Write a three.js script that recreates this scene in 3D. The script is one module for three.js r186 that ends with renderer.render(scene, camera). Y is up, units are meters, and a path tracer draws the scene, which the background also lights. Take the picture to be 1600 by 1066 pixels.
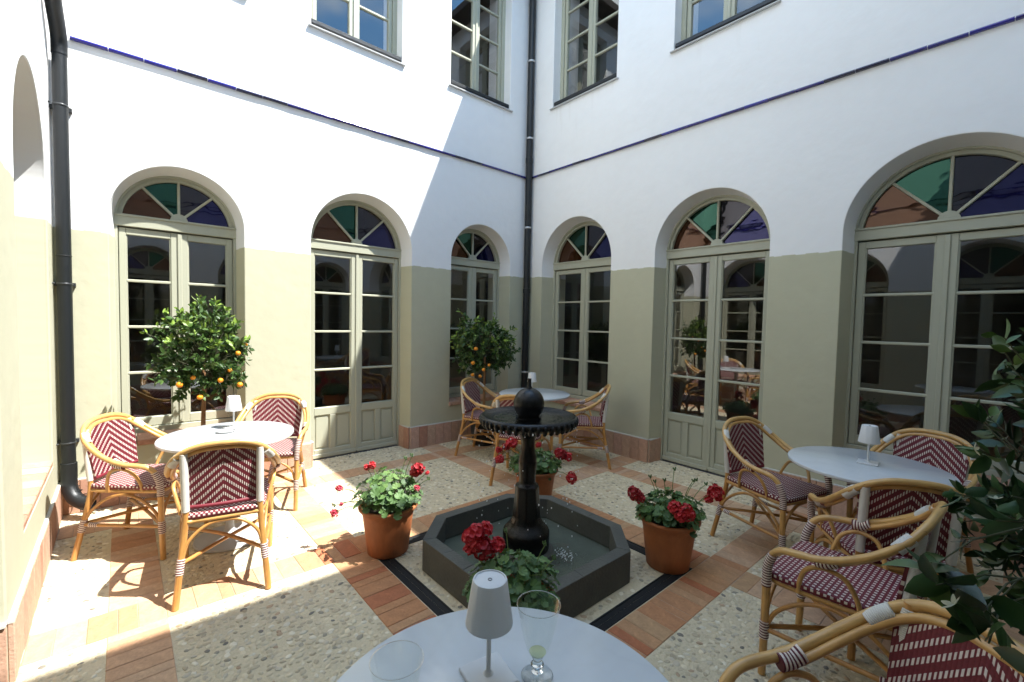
import * as THREE from 'three';
import { mergeGeometries, toCreasedNormals } from 'three/addons/utils/BufferGeometryUtils.js';
import { RoundedBoxGeometry } from 'three/addons/geometries/RoundedBoxGeometry.js';
import { ImprovedNoise } from 'three/addons/math/ImprovedNoise.js';

// ---------------------------------------------------------------- camera, sky, sun, exposure
const scene = new THREE.Scene();
const camera = new THREE.PerspectiveCamera(74.57, 1024 / 682, 0.05, 400);
camera.rotation.order = 'YXZ';
camera.position.set(-4.2873, 1.5, 4.6243);
camera.rotation.set(-0.04436, -0.71758, 0.02059);
scene.add(camera);

const SKY_LEVEL = 1.33, SKY_CLOUD = 0.62;
const sunDir = new THREE.Vector3(2.457, 6.35, 2.79).normalize();
// a summer sky: deep blue air, paler towards the horizon and round the sun, with scattered white clouds
function mulberry(a) { return () => { a |= 0; a = a + 0x6D2B79F5 | 0; let t = Math.imul(a ^ a >>> 15, 1 | a); t = t + Math.imul(t ^ t >>> 7, 61 | t) ^ t; return ((t ^ t >>> 14) >>> 0) / 4294967296; }; }
const nz = new ImprovedNoise();
const fbm = (x, y, z, o = 4) => { let s = 0, a = 0.5, f = 1; for (let i = 0; i < o; i++) { s += a * nz.noise(x * f, y * f, z + i * 7.3); f *= 2.03; a *= 0.5; } return s; };
const skyTexture = (() => {
  const W = 1024, Hh = 512, d = new Float32Array(W * Hh * 4);
  for (let j = 0; j < Hh; j++) for (let i = 0; i < W; i++) {
    const el = ((j + 0.5) / Hh - 0.5) * Math.PI, az = ((i + 0.5) / W - 0.5) * 2 * Math.PI, y = Math.sin(el), x = Math.cos(el) * Math.cos(az), z = Math.cos(el) * Math.sin(az);
    const k = (j * W + i) * 4, h = Math.pow(1 - Math.max(0, y), 2.2), c = x * sunDir.x + y * sunDir.y + z * sunDir.z, a = Math.pow(Math.max(0, c), 40) * 0.35;
    const base = [0.06 + 0.28 * h + a, 0.215 + 0.29 * h + a, 0.49 + 0.16 * h + a];
    let m = 0; if (y > 0.02) { const q = 1.1 / (y + 0.25); m = fbm(x * q * 1.5 + 3.1, z * q * 1.5 + 8.4, 0.7, 6) + 0.03; m = Math.min(1, Math.max(0, (m + 0.02) / 0.26)); m = m * m * (3 - 2 * m) * Math.min(1, y * 6); }
    const w = SKY_CLOUD * (1 + 0.5 * a);
    for (let t = 0; t < 3; t++) d[k + t] = SKY_LEVEL * (y < 0 ? [0.16, 0.15, 0.13][t] : base[t] + (w * [0.98, 1.04, 1.03][t] - base[t]) * m);
    d[k + 3] = 1;
  }
  const t = new THREE.DataTexture(d, W, Hh, THREE.RGBAFormat, THREE.FloatType); t.mapping = THREE.EquirectangularReflectionMapping; t.colorSpace = THREE.LinearSRGBColorSpace; t.magFilter = t.minFilter = THREE.LinearFilter; t.wrapS = THREE.RepeatWrapping; t.needsUpdate = true; return t;
})();
scene.background = skyTexture; scene.environment = skyTexture;

const sun = new THREE.DirectionalLight(new THREE.Color(1.0, 0.985, 0.94), 3.45);
sun.position.copy(sunDir).multiplyScalar(30).add(new THREE.Vector3(-2.3, 0, 2.5));
sun.target.position.set(-2.3, 0, 2.5);
sun.castShadow = true;
sun.shadow.mapSize.set(4096, 4096);
Object.assign(sun.shadow.camera, { left: -9, right: 9, top: 9, bottom: -9, near: 1, far: 60 });
scene.add(sun, sun.target);

const renderer = new THREE.WebGLRenderer({ antialias: true });
renderer.setSize(1024, 682);
renderer.shadowMap.enabled = true;
renderer.shadowMap.type = THREE.PCFSoftShadowMap;
renderer.toneMapping = THREE.LinearToneMapping;
renderer.toneMappingExposure = 3.85;

// ---------------------------------------------------------------- helpers
const V = (x, y, z) => new THREE.Vector3(x, y, z);
let rnd = mulberry(7);
const R = (a, b) => a + (b - a) * rnd();
const pick = (a) => a[Math.floor(rnd() * a.length)];

const used = {};
function numbered(n) { if (!(n in used)) { used[n] = 0; return n; } used[n]++; return n + '_' + String(used[n]).padStart(3, '0'); }
function mesh(name, geo, m, parent) {
  const o = new THREE.Mesh(geo, m); o.name = name; o.castShadow = o.receiveShadow = true;
  if (parent) parent.add(o);
  return o;
}
function thing(name, label, category, pos = [0, 0, 0], turn = 0, group) {
  const o = new THREE.Group(); o.name = numbered(name); o.position.set(...pos); o.rotation.y = turn;
  o.userData = { label, category }; if (group) o.userData.group = group;
  scene.add(o); return o;
}
function struct(name, geo, m, label) {
  const o = mesh(numbered(name), geo, m); o.userData = { kind: 'structure' }; if (label) o.userData.label = label;
  scene.add(o); return o;
}
function copyThing(src, pos, turn, label, group) {
  const c = src.clone(); c.name = numbered(src.userData.base || src.name.replace(/_\d{3}$/, '')); c.position.set(...pos); c.rotation.y = turn;
  c.userData = { ...src.userData, label }; if (group) c.userData.group = group;
  scene.add(c); return c;
}
const merge = (a) => mergeGeometries(a.map((g) => { const h = g.index ? g.toNonIndexed() : g; for (const k of Object.keys(h.attributes)) if (!['position', 'normal', 'uv'].includes(k)) h.deleteAttribute(k); return h; }), false);

// textures -----------------------------------------------------------------
const enc = (c) => Math.round(255 * Math.min(1, Math.max(0, c <= 0.0031308 ? c * 12.92 : 1.055 * Math.pow(c, 1 / 2.4) - 0.055)));
function colorTex(w, h, fn, repeat = true) {
  const d = new Uint8Array(w * h * 4);
  for (let j = 0; j < h; j++) for (let i = 0; i < w; i++) { const c = fn((i + 0.5) / w, (j + 0.5) / h); const k = (j * w + i) * 4; d[k] = enc(c[0]); d[k + 1] = enc(c[1]); d[k + 2] = enc(c[2]); d[k + 3] = 255; }
  const t = new THREE.DataTexture(d, w, h); t.colorSpace = THREE.SRGBColorSpace; fin(t, repeat); return t;
}
function grayTex(w, h, fn, repeat = true) {
  const d = new Uint8Array(w * h * 4);
  for (let j = 0; j < h; j++) for (let i = 0; i < w; i++) { const g = Math.round(255 * Math.min(1, Math.max(0, fn((i + 0.5) / w, (j + 0.5) / h)))); const k = (j * w + i) * 4; d[k] = d[k + 1] = d[k + 2] = g; d[k + 3] = 255; }
  const t = new THREE.DataTexture(d, w, h); fin(t, repeat); return t;
}
function fin(t, repeat) { t.magFilter = THREE.LinearFilter; t.minFilter = THREE.LinearMipmapLinearFilter; t.generateMipmaps = true; if (repeat) t.wrapS = t.wrapT = THREE.RepeatWrapping; t.needsUpdate = true; }
// tileable noise in the unit square
function tfbm(u, v, f, seed, o = 4) {
  const a = fbm(u * f, v * f, seed, o), b = fbm((u - 1) * f, v * f, seed, o), c = fbm(u * f, (v - 1) * f, seed, o), d = fbm((u - 1) * f, (v - 1) * f, seed, o);
  return (a * (1 - u) + b * u) * (1 - v) + (c * (1 - u) + d * u) * v;
}
const rep = (t, x, y) => { const c = t.clone(); c.repeat.set(x, y); c.needsUpdate = true; return c; };
const std = (color, roughness = 0.8, o = {}) => new THREE.MeshStandardMaterial({ color: Array.isArray(color) ? new THREE.Color().setRGB(...color) : color, roughness, ...o });

const noiseBump = grayTex(256, 256, (u, v) => 0.5 + 0.7 * tfbm(u, v, 9, 3, 5));
const roughBump = grayTex(256, 256, (u, v) => 0.5 + 0.9 * tfbm(u, v, 18, 11, 4));
const clayTex = colorTex(256, 256, (u, v) => { const n = tfbm(u, v, 5, 21, 5), m = tfbm(u, v, 22, 4, 3); const g = 0.86 + 0.45 * n + 0.25 * m; return [g, g * 0.98, g * 0.95]; });
const rattanTex = colorTex(64, 512, (u, v) => { const n = fbm(u * 9, v * 3, 5, 3), s = fbm(u * 20, v * 1.2, 9, 2), m = fbm(u * 2, v * 9, 33, 3); const g = 0.85 + 0.3 * n + 0.22 * s + 0.3 * m; return [g, g * (0.97 + 0.1 * n), g * (0.92 + 0.16 * n)]; });

// geometry -----------------------------------------------------------------
function chamferBox(w, h, d, c = 0.004) {
  const s = new THREE.Shape(); const x = w / 2 - c, y = h / 2 - c;
  s.moveTo(-x, -y); s.lineTo(x, -y); s.lineTo(x, y); s.lineTo(-x, y); s.closePath();
  const g = new THREE.ExtrudeGeometry(s, { depth: d - 2 * c, bevelEnabled: true, bevelSize: c, bevelThickness: c, bevelSegments: 1, curveSegments: 1 });
  g.translate(0, 0, -d / 2 + c); return g;
}
function box(x0, x1, y0, y1, z0, z1, c = 0) {
  const g = c ? chamferBox(x1 - x0, y1 - y0, z1 - z0, c) : new THREE.BoxGeometry(x1 - x0, y1 - y0, z1 - z0);
  g.translate((x0 + x1) / 2, (y0 + y1) / 2, (z0 + z1) / 2); return boxUV(g);
}
function boxUV(g) { // metres, by the way each face points
  const h = g.index ? g.toNonIndexed() : g; const p = h.attributes.position, n = h.attributes.normal, uv = new Float32Array(p.count * 2);
  for (let i = 0; i < p.count; i++) {
    const ax = Math.abs(n.getX(i)), ay = Math.abs(n.getY(i)), az = Math.abs(n.getZ(i));
    if (ay > ax && ay > az) { uv[2 * i] = p.getX(i); uv[2 * i + 1] = p.getZ(i); } else if (ax > az) { uv[2 * i] = p.getZ(i); uv[2 * i + 1] = p.getY(i); } else { uv[2 * i] = p.getX(i); uv[2 * i + 1] = p.getY(i); }
  }
  h.setAttribute('uv', new THREE.BufferAttribute(uv, 2)); return h;
}
// a tube through points; uv: v = metres along, u = around (0..1); r may be a function of t
function tube(pts, r, seg = 24, rad = 9, closed = false, cap = true) {
  const curve = new THREE.CatmullRomCurve3(pts.map((p) => (p.isVector3 ? p : V(...p))), closed, 'catmullrom', 0.5);
  const L = curve.getLength(), fr = curve.computeFrenetFrames(seg, closed);
  const pos = [], nor = [], uv = [], idx = [];
  for (let i = 0; i <= seg; i++) {
    const t = i / seg, P = curve.getPointAt(t), N = fr.normals[i % (closed ? seg : seg + 1)], B = fr.binormals[i % (closed ? seg : seg + 1)], rr = typeof r === 'function' ? r(t) : r;
    for (let j = 0; j <= rad; j++) {
      const a = j / rad * Math.PI * 2, c = Math.cos(a), s = Math.sin(a);
      const nx = c * N.x + s * B.x, ny = c * N.y + s * B.y, nzz = c * N.z + s * B.z;
      pos.push(P.x + rr * nx, P.y + rr * ny, P.z + rr * nzz); nor.push(nx, ny, nzz); uv.push(j / rad, t * L);
    }
  }
  const W = rad + 1;
  for (let i = 0; i < seg; i++) for (let j = 0; j < rad; j++) { const a = i * W + j, b = a + W; idx.push(a, a + 1, b, b, a + 1, b + 1); }
  if (cap && !closed) for (const e of [0, seg]) {
    const P = curve.getPointAt(e / seg), T = curve.getTangentAt(e / seg).multiplyScalar(e ? 1 : -1), k = pos.length / 3;
    pos.push(P.x, P.y, P.z); nor.push(T.x, T.y, T.z); uv.push(0.5, e / seg * L);
    for (let j = 0; j <= rad; j++) { const q = (e * W + j) * 3; pos.push(pos[q], pos[q + 1], pos[q + 2]); nor.push(T.x, T.y, T.z); uv.push(0.5, e / seg * L); }
    for (let j = 0; j < rad; j++) e ? idx.push(k, k + 1 + j, k + 2 + j) : idx.push(k, k + 2 + j, k + 1 + j);
  }
  const g = new THREE.BufferGeometry();
  g.setAttribute('position', new THREE.Float32BufferAttribute(pos, 3)); g.setAttribute('normal', new THREE.Float32BufferAttribute(nor, 3)); g.setAttribute('uv', new THREE.Float32BufferAttribute(uv, 2)); g.setIndex(idx); return g;
}
const lathe = (pts, seg = 48) => new THREE.LatheGeometry(pts.map((p) => new THREE.Vector2(...p)), seg);
function ring(r0, r1, a0, a1, z0, z1, seg = 32) { // an arch bar in the xy plane
  const s = new THREE.Shape(); s.absarc(0, 0, r1, a0, a1, false); s.absarc(0, 0, r0, a1, a0, true); s.closePath();
  const g = new THREE.ExtrudeGeometry(s, { depth: z1 - z0, bevelEnabled: true, bevelSize: 0.003, bevelThickness: 0.003, bevelOffset: -0.003, bevelSegments: 1, curveSegments: seg }); g.translate(0, 0, z0); return g;
}

// ---------------------------------------------------------------- sizes
const LX = 4.65, LZ = 5.1, H = 6.35, TH = 0.48, SPRING = 2.25, DADO = 2.108, STRING = 3.47;

// ---------------------------------------------------------------- materials of the walls
function wallMaterial(len, stainAt, sills) {
  const x0 = -0.6, w = len + 1.2, h = 7;
  const t = colorTex(1024, 1400, (u, v) => {
    const x = x0 + u * w, y = v * h; const n = fbm(x * 0.9, y * 0.9, 4.2, 4), f = fbm(x * 9, y * 9, 8, 3);
    if (y < DADO + 0.0015 * Math.sin(x * 37) + 0.002 * fbm(x * 6, 1, 2, 2)) { const g = 1 + 0.07 * n + 0.05 * f; return [0.49 * g, 0.475 * g, 0.34 * g]; }
    let g = 0.81 * (1 + 0.045 * n + 0.03 * f), st = 0;
    if (stainAt !== undefined && y > 4.7) { const e = Math.abs(x - stainAt), q = fbm(x * 14, y * 1.6, 3, 4); st = Math.max(0, Math.min(1, (y - 4.75) * 0.9 + q * 1.4 - e * 6)) * 0.4; }
    for (const [a, b, yy] of sills) if (y < yy && y > yy - 0.5 && x > a - 0.02 && x < b + 0.02) { const q = fbm(x * 11, y * 0.8, 17, 4); st = Math.max(st, Math.max(0, q - 0.12 - (yy - y) * 0.35) * 0.5); }
    return [g * (1 - 0.45 * st), g * 0.995 * (1 - 0.52 * st), g * 0.975 * (1 - 0.62 * st)];
  }, false);
  t.repeat.set(1 / w, 1 / h); t.offset.set(-x0 / w, 0); t.wrapS = t.wrapT = THREE.RepeatWrapping;
  return new THREE.MeshStandardMaterial({ map: t, roughness: 0.92, bumpMap: rep(noiseBump, 1.1, 1.1), bumpScale: 0.0032 });
}
const M = {};
M.frame = std([0.40, 0.40, 0.305], 0.5, { bumpMap: rep(roughBump, 3, 3), bumpScale: 0.0006 });
M.groove = std([0.2, 0.21, 0.16], 0.7);
M.glass = new THREE.MeshPhysicalMaterial({ color: 0xffffff, roughness: 0.0, transmission: 1, thickness: 0, ior: 2.1 });
const wavy = grayTex(256, 256, (u, v) => 0.5 + 0.8 * tfbm(u, v, 5, 61, 2));
const stained = (c, s) => new THREE.MeshPhysicalMaterial({ color: new THREE.Color().setRGB(...c), roughness: 0.02, ior: 1.65, specularIntensity: 1, specularColor: new THREE.Color().setRGB(...s), bumpMap: rep(wavy, 1.2, 2.2), bumpScale: 0.0012 });
M.stain = [stained([0.03, 0.011, 0.004], [1, 0.6, 0.42]), stained([0.002, 0.009, 0.005], [0.4, 1, 0.72]), stained([0.006, 0.005, 0.006], [0.75, 0.7, 0.75]), stained([0.004, 0.004, 0.022], [0.52, 0.5, 1])];
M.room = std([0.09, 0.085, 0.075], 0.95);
M.black = std([0.014, 0.017, 0.02], 0.42, { bumpMap: rep(noiseBump, 3, 3), bumpScale: 0.002 });
M.pipe = std([0.006, 0.008, 0.0095], 0.45, { bumpMap: rep(noiseBump, 2, 2), bumpScale: 0.002 });
M.sill = std([0.5, 0.5, 0.49], 0.8);
M.slate = std([0.09, 0.09, 0.1], 0.7);
M.roof = std([0.3, 0.15, 0.09], 0.9, { bumpMap: rep(roughBump, 2, 2), bumpScale: 0.02 });
M.soffit = std([0.06, 0.045, 0.035], 0.8);
M.blue = [[0.015, 0.012, 0.15], [0.022, 0.02, 0.25], [0.008, 0.008, 0.05], [0.018, 0.014, 0.17]].map((c) => new THREE.MeshPhysicalMaterial({ color: new THREE.Color().setRGB(...c), roughness: 0.16, clearcoat: 0.6, clearcoatRoughness: 0.08 }));
M.grout = std([0.55, 0.53, 0.48], 0.95);
const clay = (c) => std(c, 0.85, { map: rep(clayTex, 3.1, 3.1), bumpMap: rep(roughBump, 5, 5), bumpScale: 0.002 });
M.tile = [[0.56, 0.34, 0.24], [0.53, 0.30, 0.20], [0.58, 0.39, 0.28], [0.51, 0.32, 0.23], [0.60, 0.38, 0.29], [0.47, 0.25, 0.17]].map(clay);
M.brick = [[0.54, 0.275, 0.135], [0.53, 0.255, 0.12], [0.48, 0.175, 0.08], [0.55, 0.305, 0.155], [0.54, 0.335, 0.18], [0.50, 0.27, 0.14], [0.55, 0.32, 0.17], [0.53, 0.285, 0.145], [0.54, 0.305, 0.16], [0.52, 0.26, 0.125]].map(clay);

// ---------------------------------------------------------------- wings of the building round the courtyard
// local axes of a wing: x along the wall (left to right when seen from the courtyard), y up, front of the wall at z = 0, rooms behind it
const sillGeo = [0, 1, 2].map((k) => boxUV(chamferBox(0.118, 0.045, 0.30, 0.006)));
function archedOpening(wing, cx, hw, door, depth, flush) {
  const yb = door ? 0.004 : 0.50;
  const w = mesh(door ? 'door' : 'window', new THREE.BufferGeometry(), M.frame, wing); w.position.set(cx, 0, -depth);
  const J = 0.05, D = 0.07;
  const fr = [box(-hw - 0.01, -hw + J, yb, 2.205, -D, 0, 0.003), box(hw - J, hw + 0.01, yb, 2.205, -D, 0, 0.003), box(-hw - 0.01, hw + 0.01, 2.205, 2.30, -D, 0.006, 0.004), box(-hw - 0.01, hw + 0.01, 2.285, 2.302, 0.004, 0.016, 0.003)];
  const a0 = Math.asin(0.05 / (hw)), ar = ring(hw - 0.045, hw + 0.012, a0, Math.PI - a0, -D, 0.004); ar.translate(0, SPRING, 0); fr.push(ar);
  const a1 = Math.asin(0.05 / (hw - 0.045)), ar2 = ring(hw - 0.075, hw - 0.043, a1, Math.PI - a1, -D, -0.014); ar2.translate(0, SPRING, 0); fr.push(ar2);
  if (!door) fr.push(box(-hw + J, hw - J, yb, 0.545, -D, -0.002, 0.003));
  w.geometry = merge(fr);
  // fanlight: bars, hub, four coloured panes
  const gr = hw - 0.07, hubR = 0.062, yc = 2.30;
  const bars = [];
  const reach = (ang) => { const dy = yc - SPRING; const b = dy * Math.sin(ang); return -b + Math.sqrt(b * b - dy * dy + gr * gr); };
  for (const ang of [Math.PI * 0.25, Math.PI * 0.5, Math.PI * 0.75]) { const L = reach(ang) + 0.006; const b = chamferBox(L - 0.04, 0.02, 0.03, 0.004); b.translate((L + 0.04) / 2, 0, 0); b.rotateZ(ang); b.translate(0, yc, -0.028); bars.push(b); }
  const hs = new THREE.Shape(); hs.absarc(0, 0, hubR, 0, Math.PI, false); hs.closePath();
  const hub = new THREE.ExtrudeGeometry(hs, { depth: 0.03, bevelEnabled: true, bevelSize: 0.003, bevelThickness: 0.003, bevelOffset: -0.003, bevelSegments: 1, curveSegments: 8 }); hub.translate(0, yc, -0.043); bars.push(hub);
  mesh('fanlight_bar', merge(bars), M.frame, w);
  for (let k = 0; k < 4; k++) {
    const s = new THREE.Shape(), b0 = Math.PI * (1 - k / 4), b1 = Math.PI * (1 - (k + 1) / 4); s.moveTo(0, 0);
    for (let i = 0; i <= 10; i++) { const a = b0 + (b1 - b0) * i / 10; const q = reach(a) + 0.004; s.lineTo(q * Math.cos(a), q * Math.sin(a)); }
    s.closePath();
    const g = new THREE.ExtrudeGeometry(s, { depth: 0.004, bevelEnabled: false }); g.translate(0, yc, -0.05);
    const p = mesh('fanlight_pane', g, M.stain[k], w); p.userData.label = ['amber pane', 'green pane', 'dark violet pane', 'blue pane'][k];
  }
  // two casements
  const gx0 = 0.06, gx1 = hw - 0.1, o1 = hw - J - 0.004, zb = -0.062, zf = -0.016;
  const rows = door ? [2.14, 1.755, 1.35, 0.945, 0.545] : [2.14, 1.768, 1.388, 1.005, 0.625];
  for (const s of [-1, 1]) {
    const X = (a, b) => (s > 0 ? [a, b] : [-b, -a]);
    const st = [];
    st.push(box(...X(0.004, gx0), door ? 0.012 : 0.55, 2.195, zb, zf, 0.004), box(...X(gx1, o1), door ? 0.012 : 0.55, 2.195, zb, zf, 0.004));
    st.push(box(...X(gx0, gx1), 2.14, 2.195, zb, zf - 0.001, 0.004));
    st.push(box(...X(gx0, gx1), door ? 0.465 : 0.55, rows[4], zb, zf - 0.001, 0.004));
    for (let k = 1; k < 4; k++) st.push(box(...X(gx0 - 0.002, gx1 + 0.002), rows[k] - 0.011, rows[k] + 0.011, zb + 0.008, zf - 0.006, 0.004));
    // glazing bead
    for (const [a, b] of [[gx0 - 0.001, gx0 + 0.008], [gx1 - 0.008, gx1 + 0.001]]) st.push(box(...X(a, b), rows[4], 2.14, zb + 0.012, zf - 0.009, 0.002));
    if (s > 0) st.push(box(-0.014, 0.018, door ? 0.03 : 0.56, 2.19, zf - 0.002, zf + 0.012, 0.004)); // cover strip over the meeting stiles
    if (door) {
      const mx = (gx0 + gx1) / 2;
      st.push(box(...X(gx0, gx1), 0.012, 0.10, zb, zf - 0.001, 0.004), box(...X(mx - 0.032, mx + 0.032), 0.10, 0.465, zb, zf - 0.002, 0.004));
      st.push(box(...X(0.006, o1), 0.012, 0.055, zf - 0.002, zf + 0.014, 0.005));
    }
    mesh('casement', merge(st), M.frame, w);
    if (door) for (const [a, b] of [[gx0, (gx0 + gx1) / 2 - 0.032], [(gx0 + gx1) / 2 + 0.032, gx1]]) {
      mesh('panel', merge([box(...X(a, b), 0.10, 0.465, zb + 0.006, zf - 0.020), box(...X(a + 0.018, b - 0.018), 0.118, 0.447, zf - 0.022, zf - 0.012, 0.005)]), M.frame, w);
    }
    for (let k = 0; k < 4; k++) { const g = new THREE.PlaneGeometry(gx1 - gx0, rows[k] - rows[k + 1]); g.translate(s * (gx0 + gx1) / 2, (rows[k] + rows[k + 1]) / 2, -0.042); mesh('pane', g, M.glass, w); }
  }
  if (!door) { // clay tiles of the sill
    const out = flush ? 0 : 0.022, n = Math.round(2 * (hw + 0.01) / 0.16), step = 2 * (hw + 0.01) / n;
    for (let k = 0; k < n; k++) { const t = mesh('sill_tile', sillGeo[k % 3], pick(M.tile), w); t.position.set(-hw - 0.01 + step * (k + 0.5), 0.474 + R(-0.001, 0.001), (depth + out) / 2 - 0.002); t.scale.set((step - 0.004) / 0.118, 1, (depth + out) / 0.30); t.rotation.x = 0.06; }
  }
  else mesh('threshold', box(-hw + 0.001, hw - 0.001, -0.03, 0.004, -0.09, 0.0), M.slate, w);
}
function upperWindow(wing, cx, hw, y0, y1) {
  const d = 0.13, w = mesh('window', new THREE.BufferGeometry(), M.frame, wing); w.position.set(cx, 0, -d);
  const D = 0.07, J = 0.05, yb = y0 + 0.02;
  w.geometry = merge([box(-hw - 0.01, -hw + J, yb, y1 + 0.01, -D, 0, 0.003), box(hw - J, hw + 0.01, yb, y1 + 0.01, -D, 0, 0.003), box(-hw + J, hw - J, y1 - J, y1 + 0.01, -D, -0.001, 0.003), box(-hw + J, hw - J, yb, yb + 0.055, -D, -0.001, 0.003)]);
  const gx0 = 0.055, gx1 = hw - 0.095, o1 = hw - J - 0.003, top = y1 - J - 0.06, bot = y0 + 0.14, n = 4, zb = -0.06, zf = -0.014;
  const rows = []; for (let k = 0; k <= n; k++) rows.push(top + (bot - top) * k / n);
  for (const s of [-1, 1]) {
    const X = (a, b) => (s > 0 ? [a, b] : [-b, -a]);
    const st = [box(...X(0.004, gx0), yb + 0.058, y1 - J - 0.004, zb, zf, 0.004), box(...X(gx1, o1), yb + 0.058, y1 - J - 0.004, zb, zf, 0.004), box(...X(gx0, gx1), top, y1 - J - 0.004, zb, zf - 0.001, 0.004), box(...X(gx0, gx1), yb + 0.058, bot, zb, zf - 0.001, 0.004)];
    for (let k = 1; k < n; k++) st.push(box(...X(gx0 - 0.002, gx1 + 0.002), rows[k] - 0.012, rows[k] + 0.012, zb + 0.008, zf - 0.006, 0.004));
    if (s > 0) st.push(box(-0.014, 0.018, yb + 0.06, y1 - J - 0.01, zf - 0.002, zf + 0.012, 0.004));
    mesh('casement', merge(st), M.frame, w);
    for (let k = 0; k < n; k++) { const g = new THREE.PlaneGeometry(gx1 - gx0, rows[k] - rows[k + 1]); g.translate(s * (gx0 + gx1) / 2, (rows[k] + rows[k + 1]) / 2, -0.04); mesh('pane', g, M.glass, w); }
  }
  mesh('sill', box(-hw - 0.03, hw + 0.03, y0 - 0.012, y0 + 0.002, -0.06, d + 0.03, 0.003), M.sill, w);
  // black iron rail lying low across the opening on little feet
  const rail = [box(-hw + 0.005, hw - 0.005, y0 + 0.04, y0 + 0.085, d - 0.05, d - 0.012, 0.008), box(-hw + 0.005, hw - 0.005, y0 + 0.010, y0 + 0.020, d - 0.04, d - 0.02, 0.002)];
  for (const x of [-hw + 0.02, 0, hw - 0.02]) rail.push(box(x - 0.008, x + 0.008, y0 + 0.001, y0 + 0.041, d - 0.038, d - 0.022));
  mesh('rail', merge(rail), M.black, w);
}
function skirting(wing, len, gaps, depthOf) { // upright clay tiles with a plaster fillet on top
  const hT = 0.245; let caps = [];
  const run = (x0, x1, y, z, turn) => {
    const L = Math.hypot(x1 - x0, z[1] - z[0]); const n = Math.max(1, Math.round(L / 0.112));
    for (let k = 0; k < n; k++) {
      const t = (k + 0.5) / n, g = mesh('skirting_tile', tileGeo[Math.floor(rnd() * 3)], pick(M.tile), wing);
      g.position.set(x0 + (x1 - x0) * t, hT / 2 - 0.002 + R(-0.001, 0.001), z[0] + (z[1] - z[0]) * t); g.rotation.y = turn; g.scale.set((L / n - 0.003) / 0.112, 1, 1); g.position.add(V(0, 0, 0)); g.translateZ(0.009 + R(-0.0015, 0.0015));
    }
  };
  let x = 0;
  for (const [a, b, d] of [...gaps, [len, len, 0]]) {
    if (a > x + 0.02) { run(x, a, 0, [0, 0], 0); caps.push(box(x, a, hT - 0.003, hT + 0.008, -0.002, 0.017, 0.003)); }
    if (b > a) {
      run(a, a + 0.022, 0, [-0.0, -d], Math.PI / 2 - 0.11); run(b - 0.022, b, 0, [-d, -0.0], -Math.PI / 2 + 0.11);
      caps.push(box(a - 0.001, a + 0.026, hT - 0.003, hT + 0.008, -d, 0.0, 0.003), box(b - 0.026, b + 0.001, hT - 0.003, hT + 0.008, -d, 0.0, 0.003));
    }
    x = b;
  }
  mesh('skirting_cap', merge(caps), M.grout, wing);
}
const tileGeo = [0, 1, 2].map((k) => boxUV(chamferBox(0.112, 0.245, 0.02, 0.003)));
const glazedGeo = (() => { const s = new THREE.Shape(); s.moveTo(0, -0.0105); s.lineTo(0.026, -0.0105); s.absarc(0.026, 0, 0.0105, -Math.PI / 2, Math.PI / 2, false); s.lineTo(0, 0.0105); s.closePath(); const g = new THREE.ExtrudeGeometry(s, { depth: 0.2, bevelEnabled: false, curveSegments: 6 }); g.translate(0, 0, -0.1); g.rotateY(-Math.PI / 2); return toCreasedNormals(g, 0.7); })();

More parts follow.
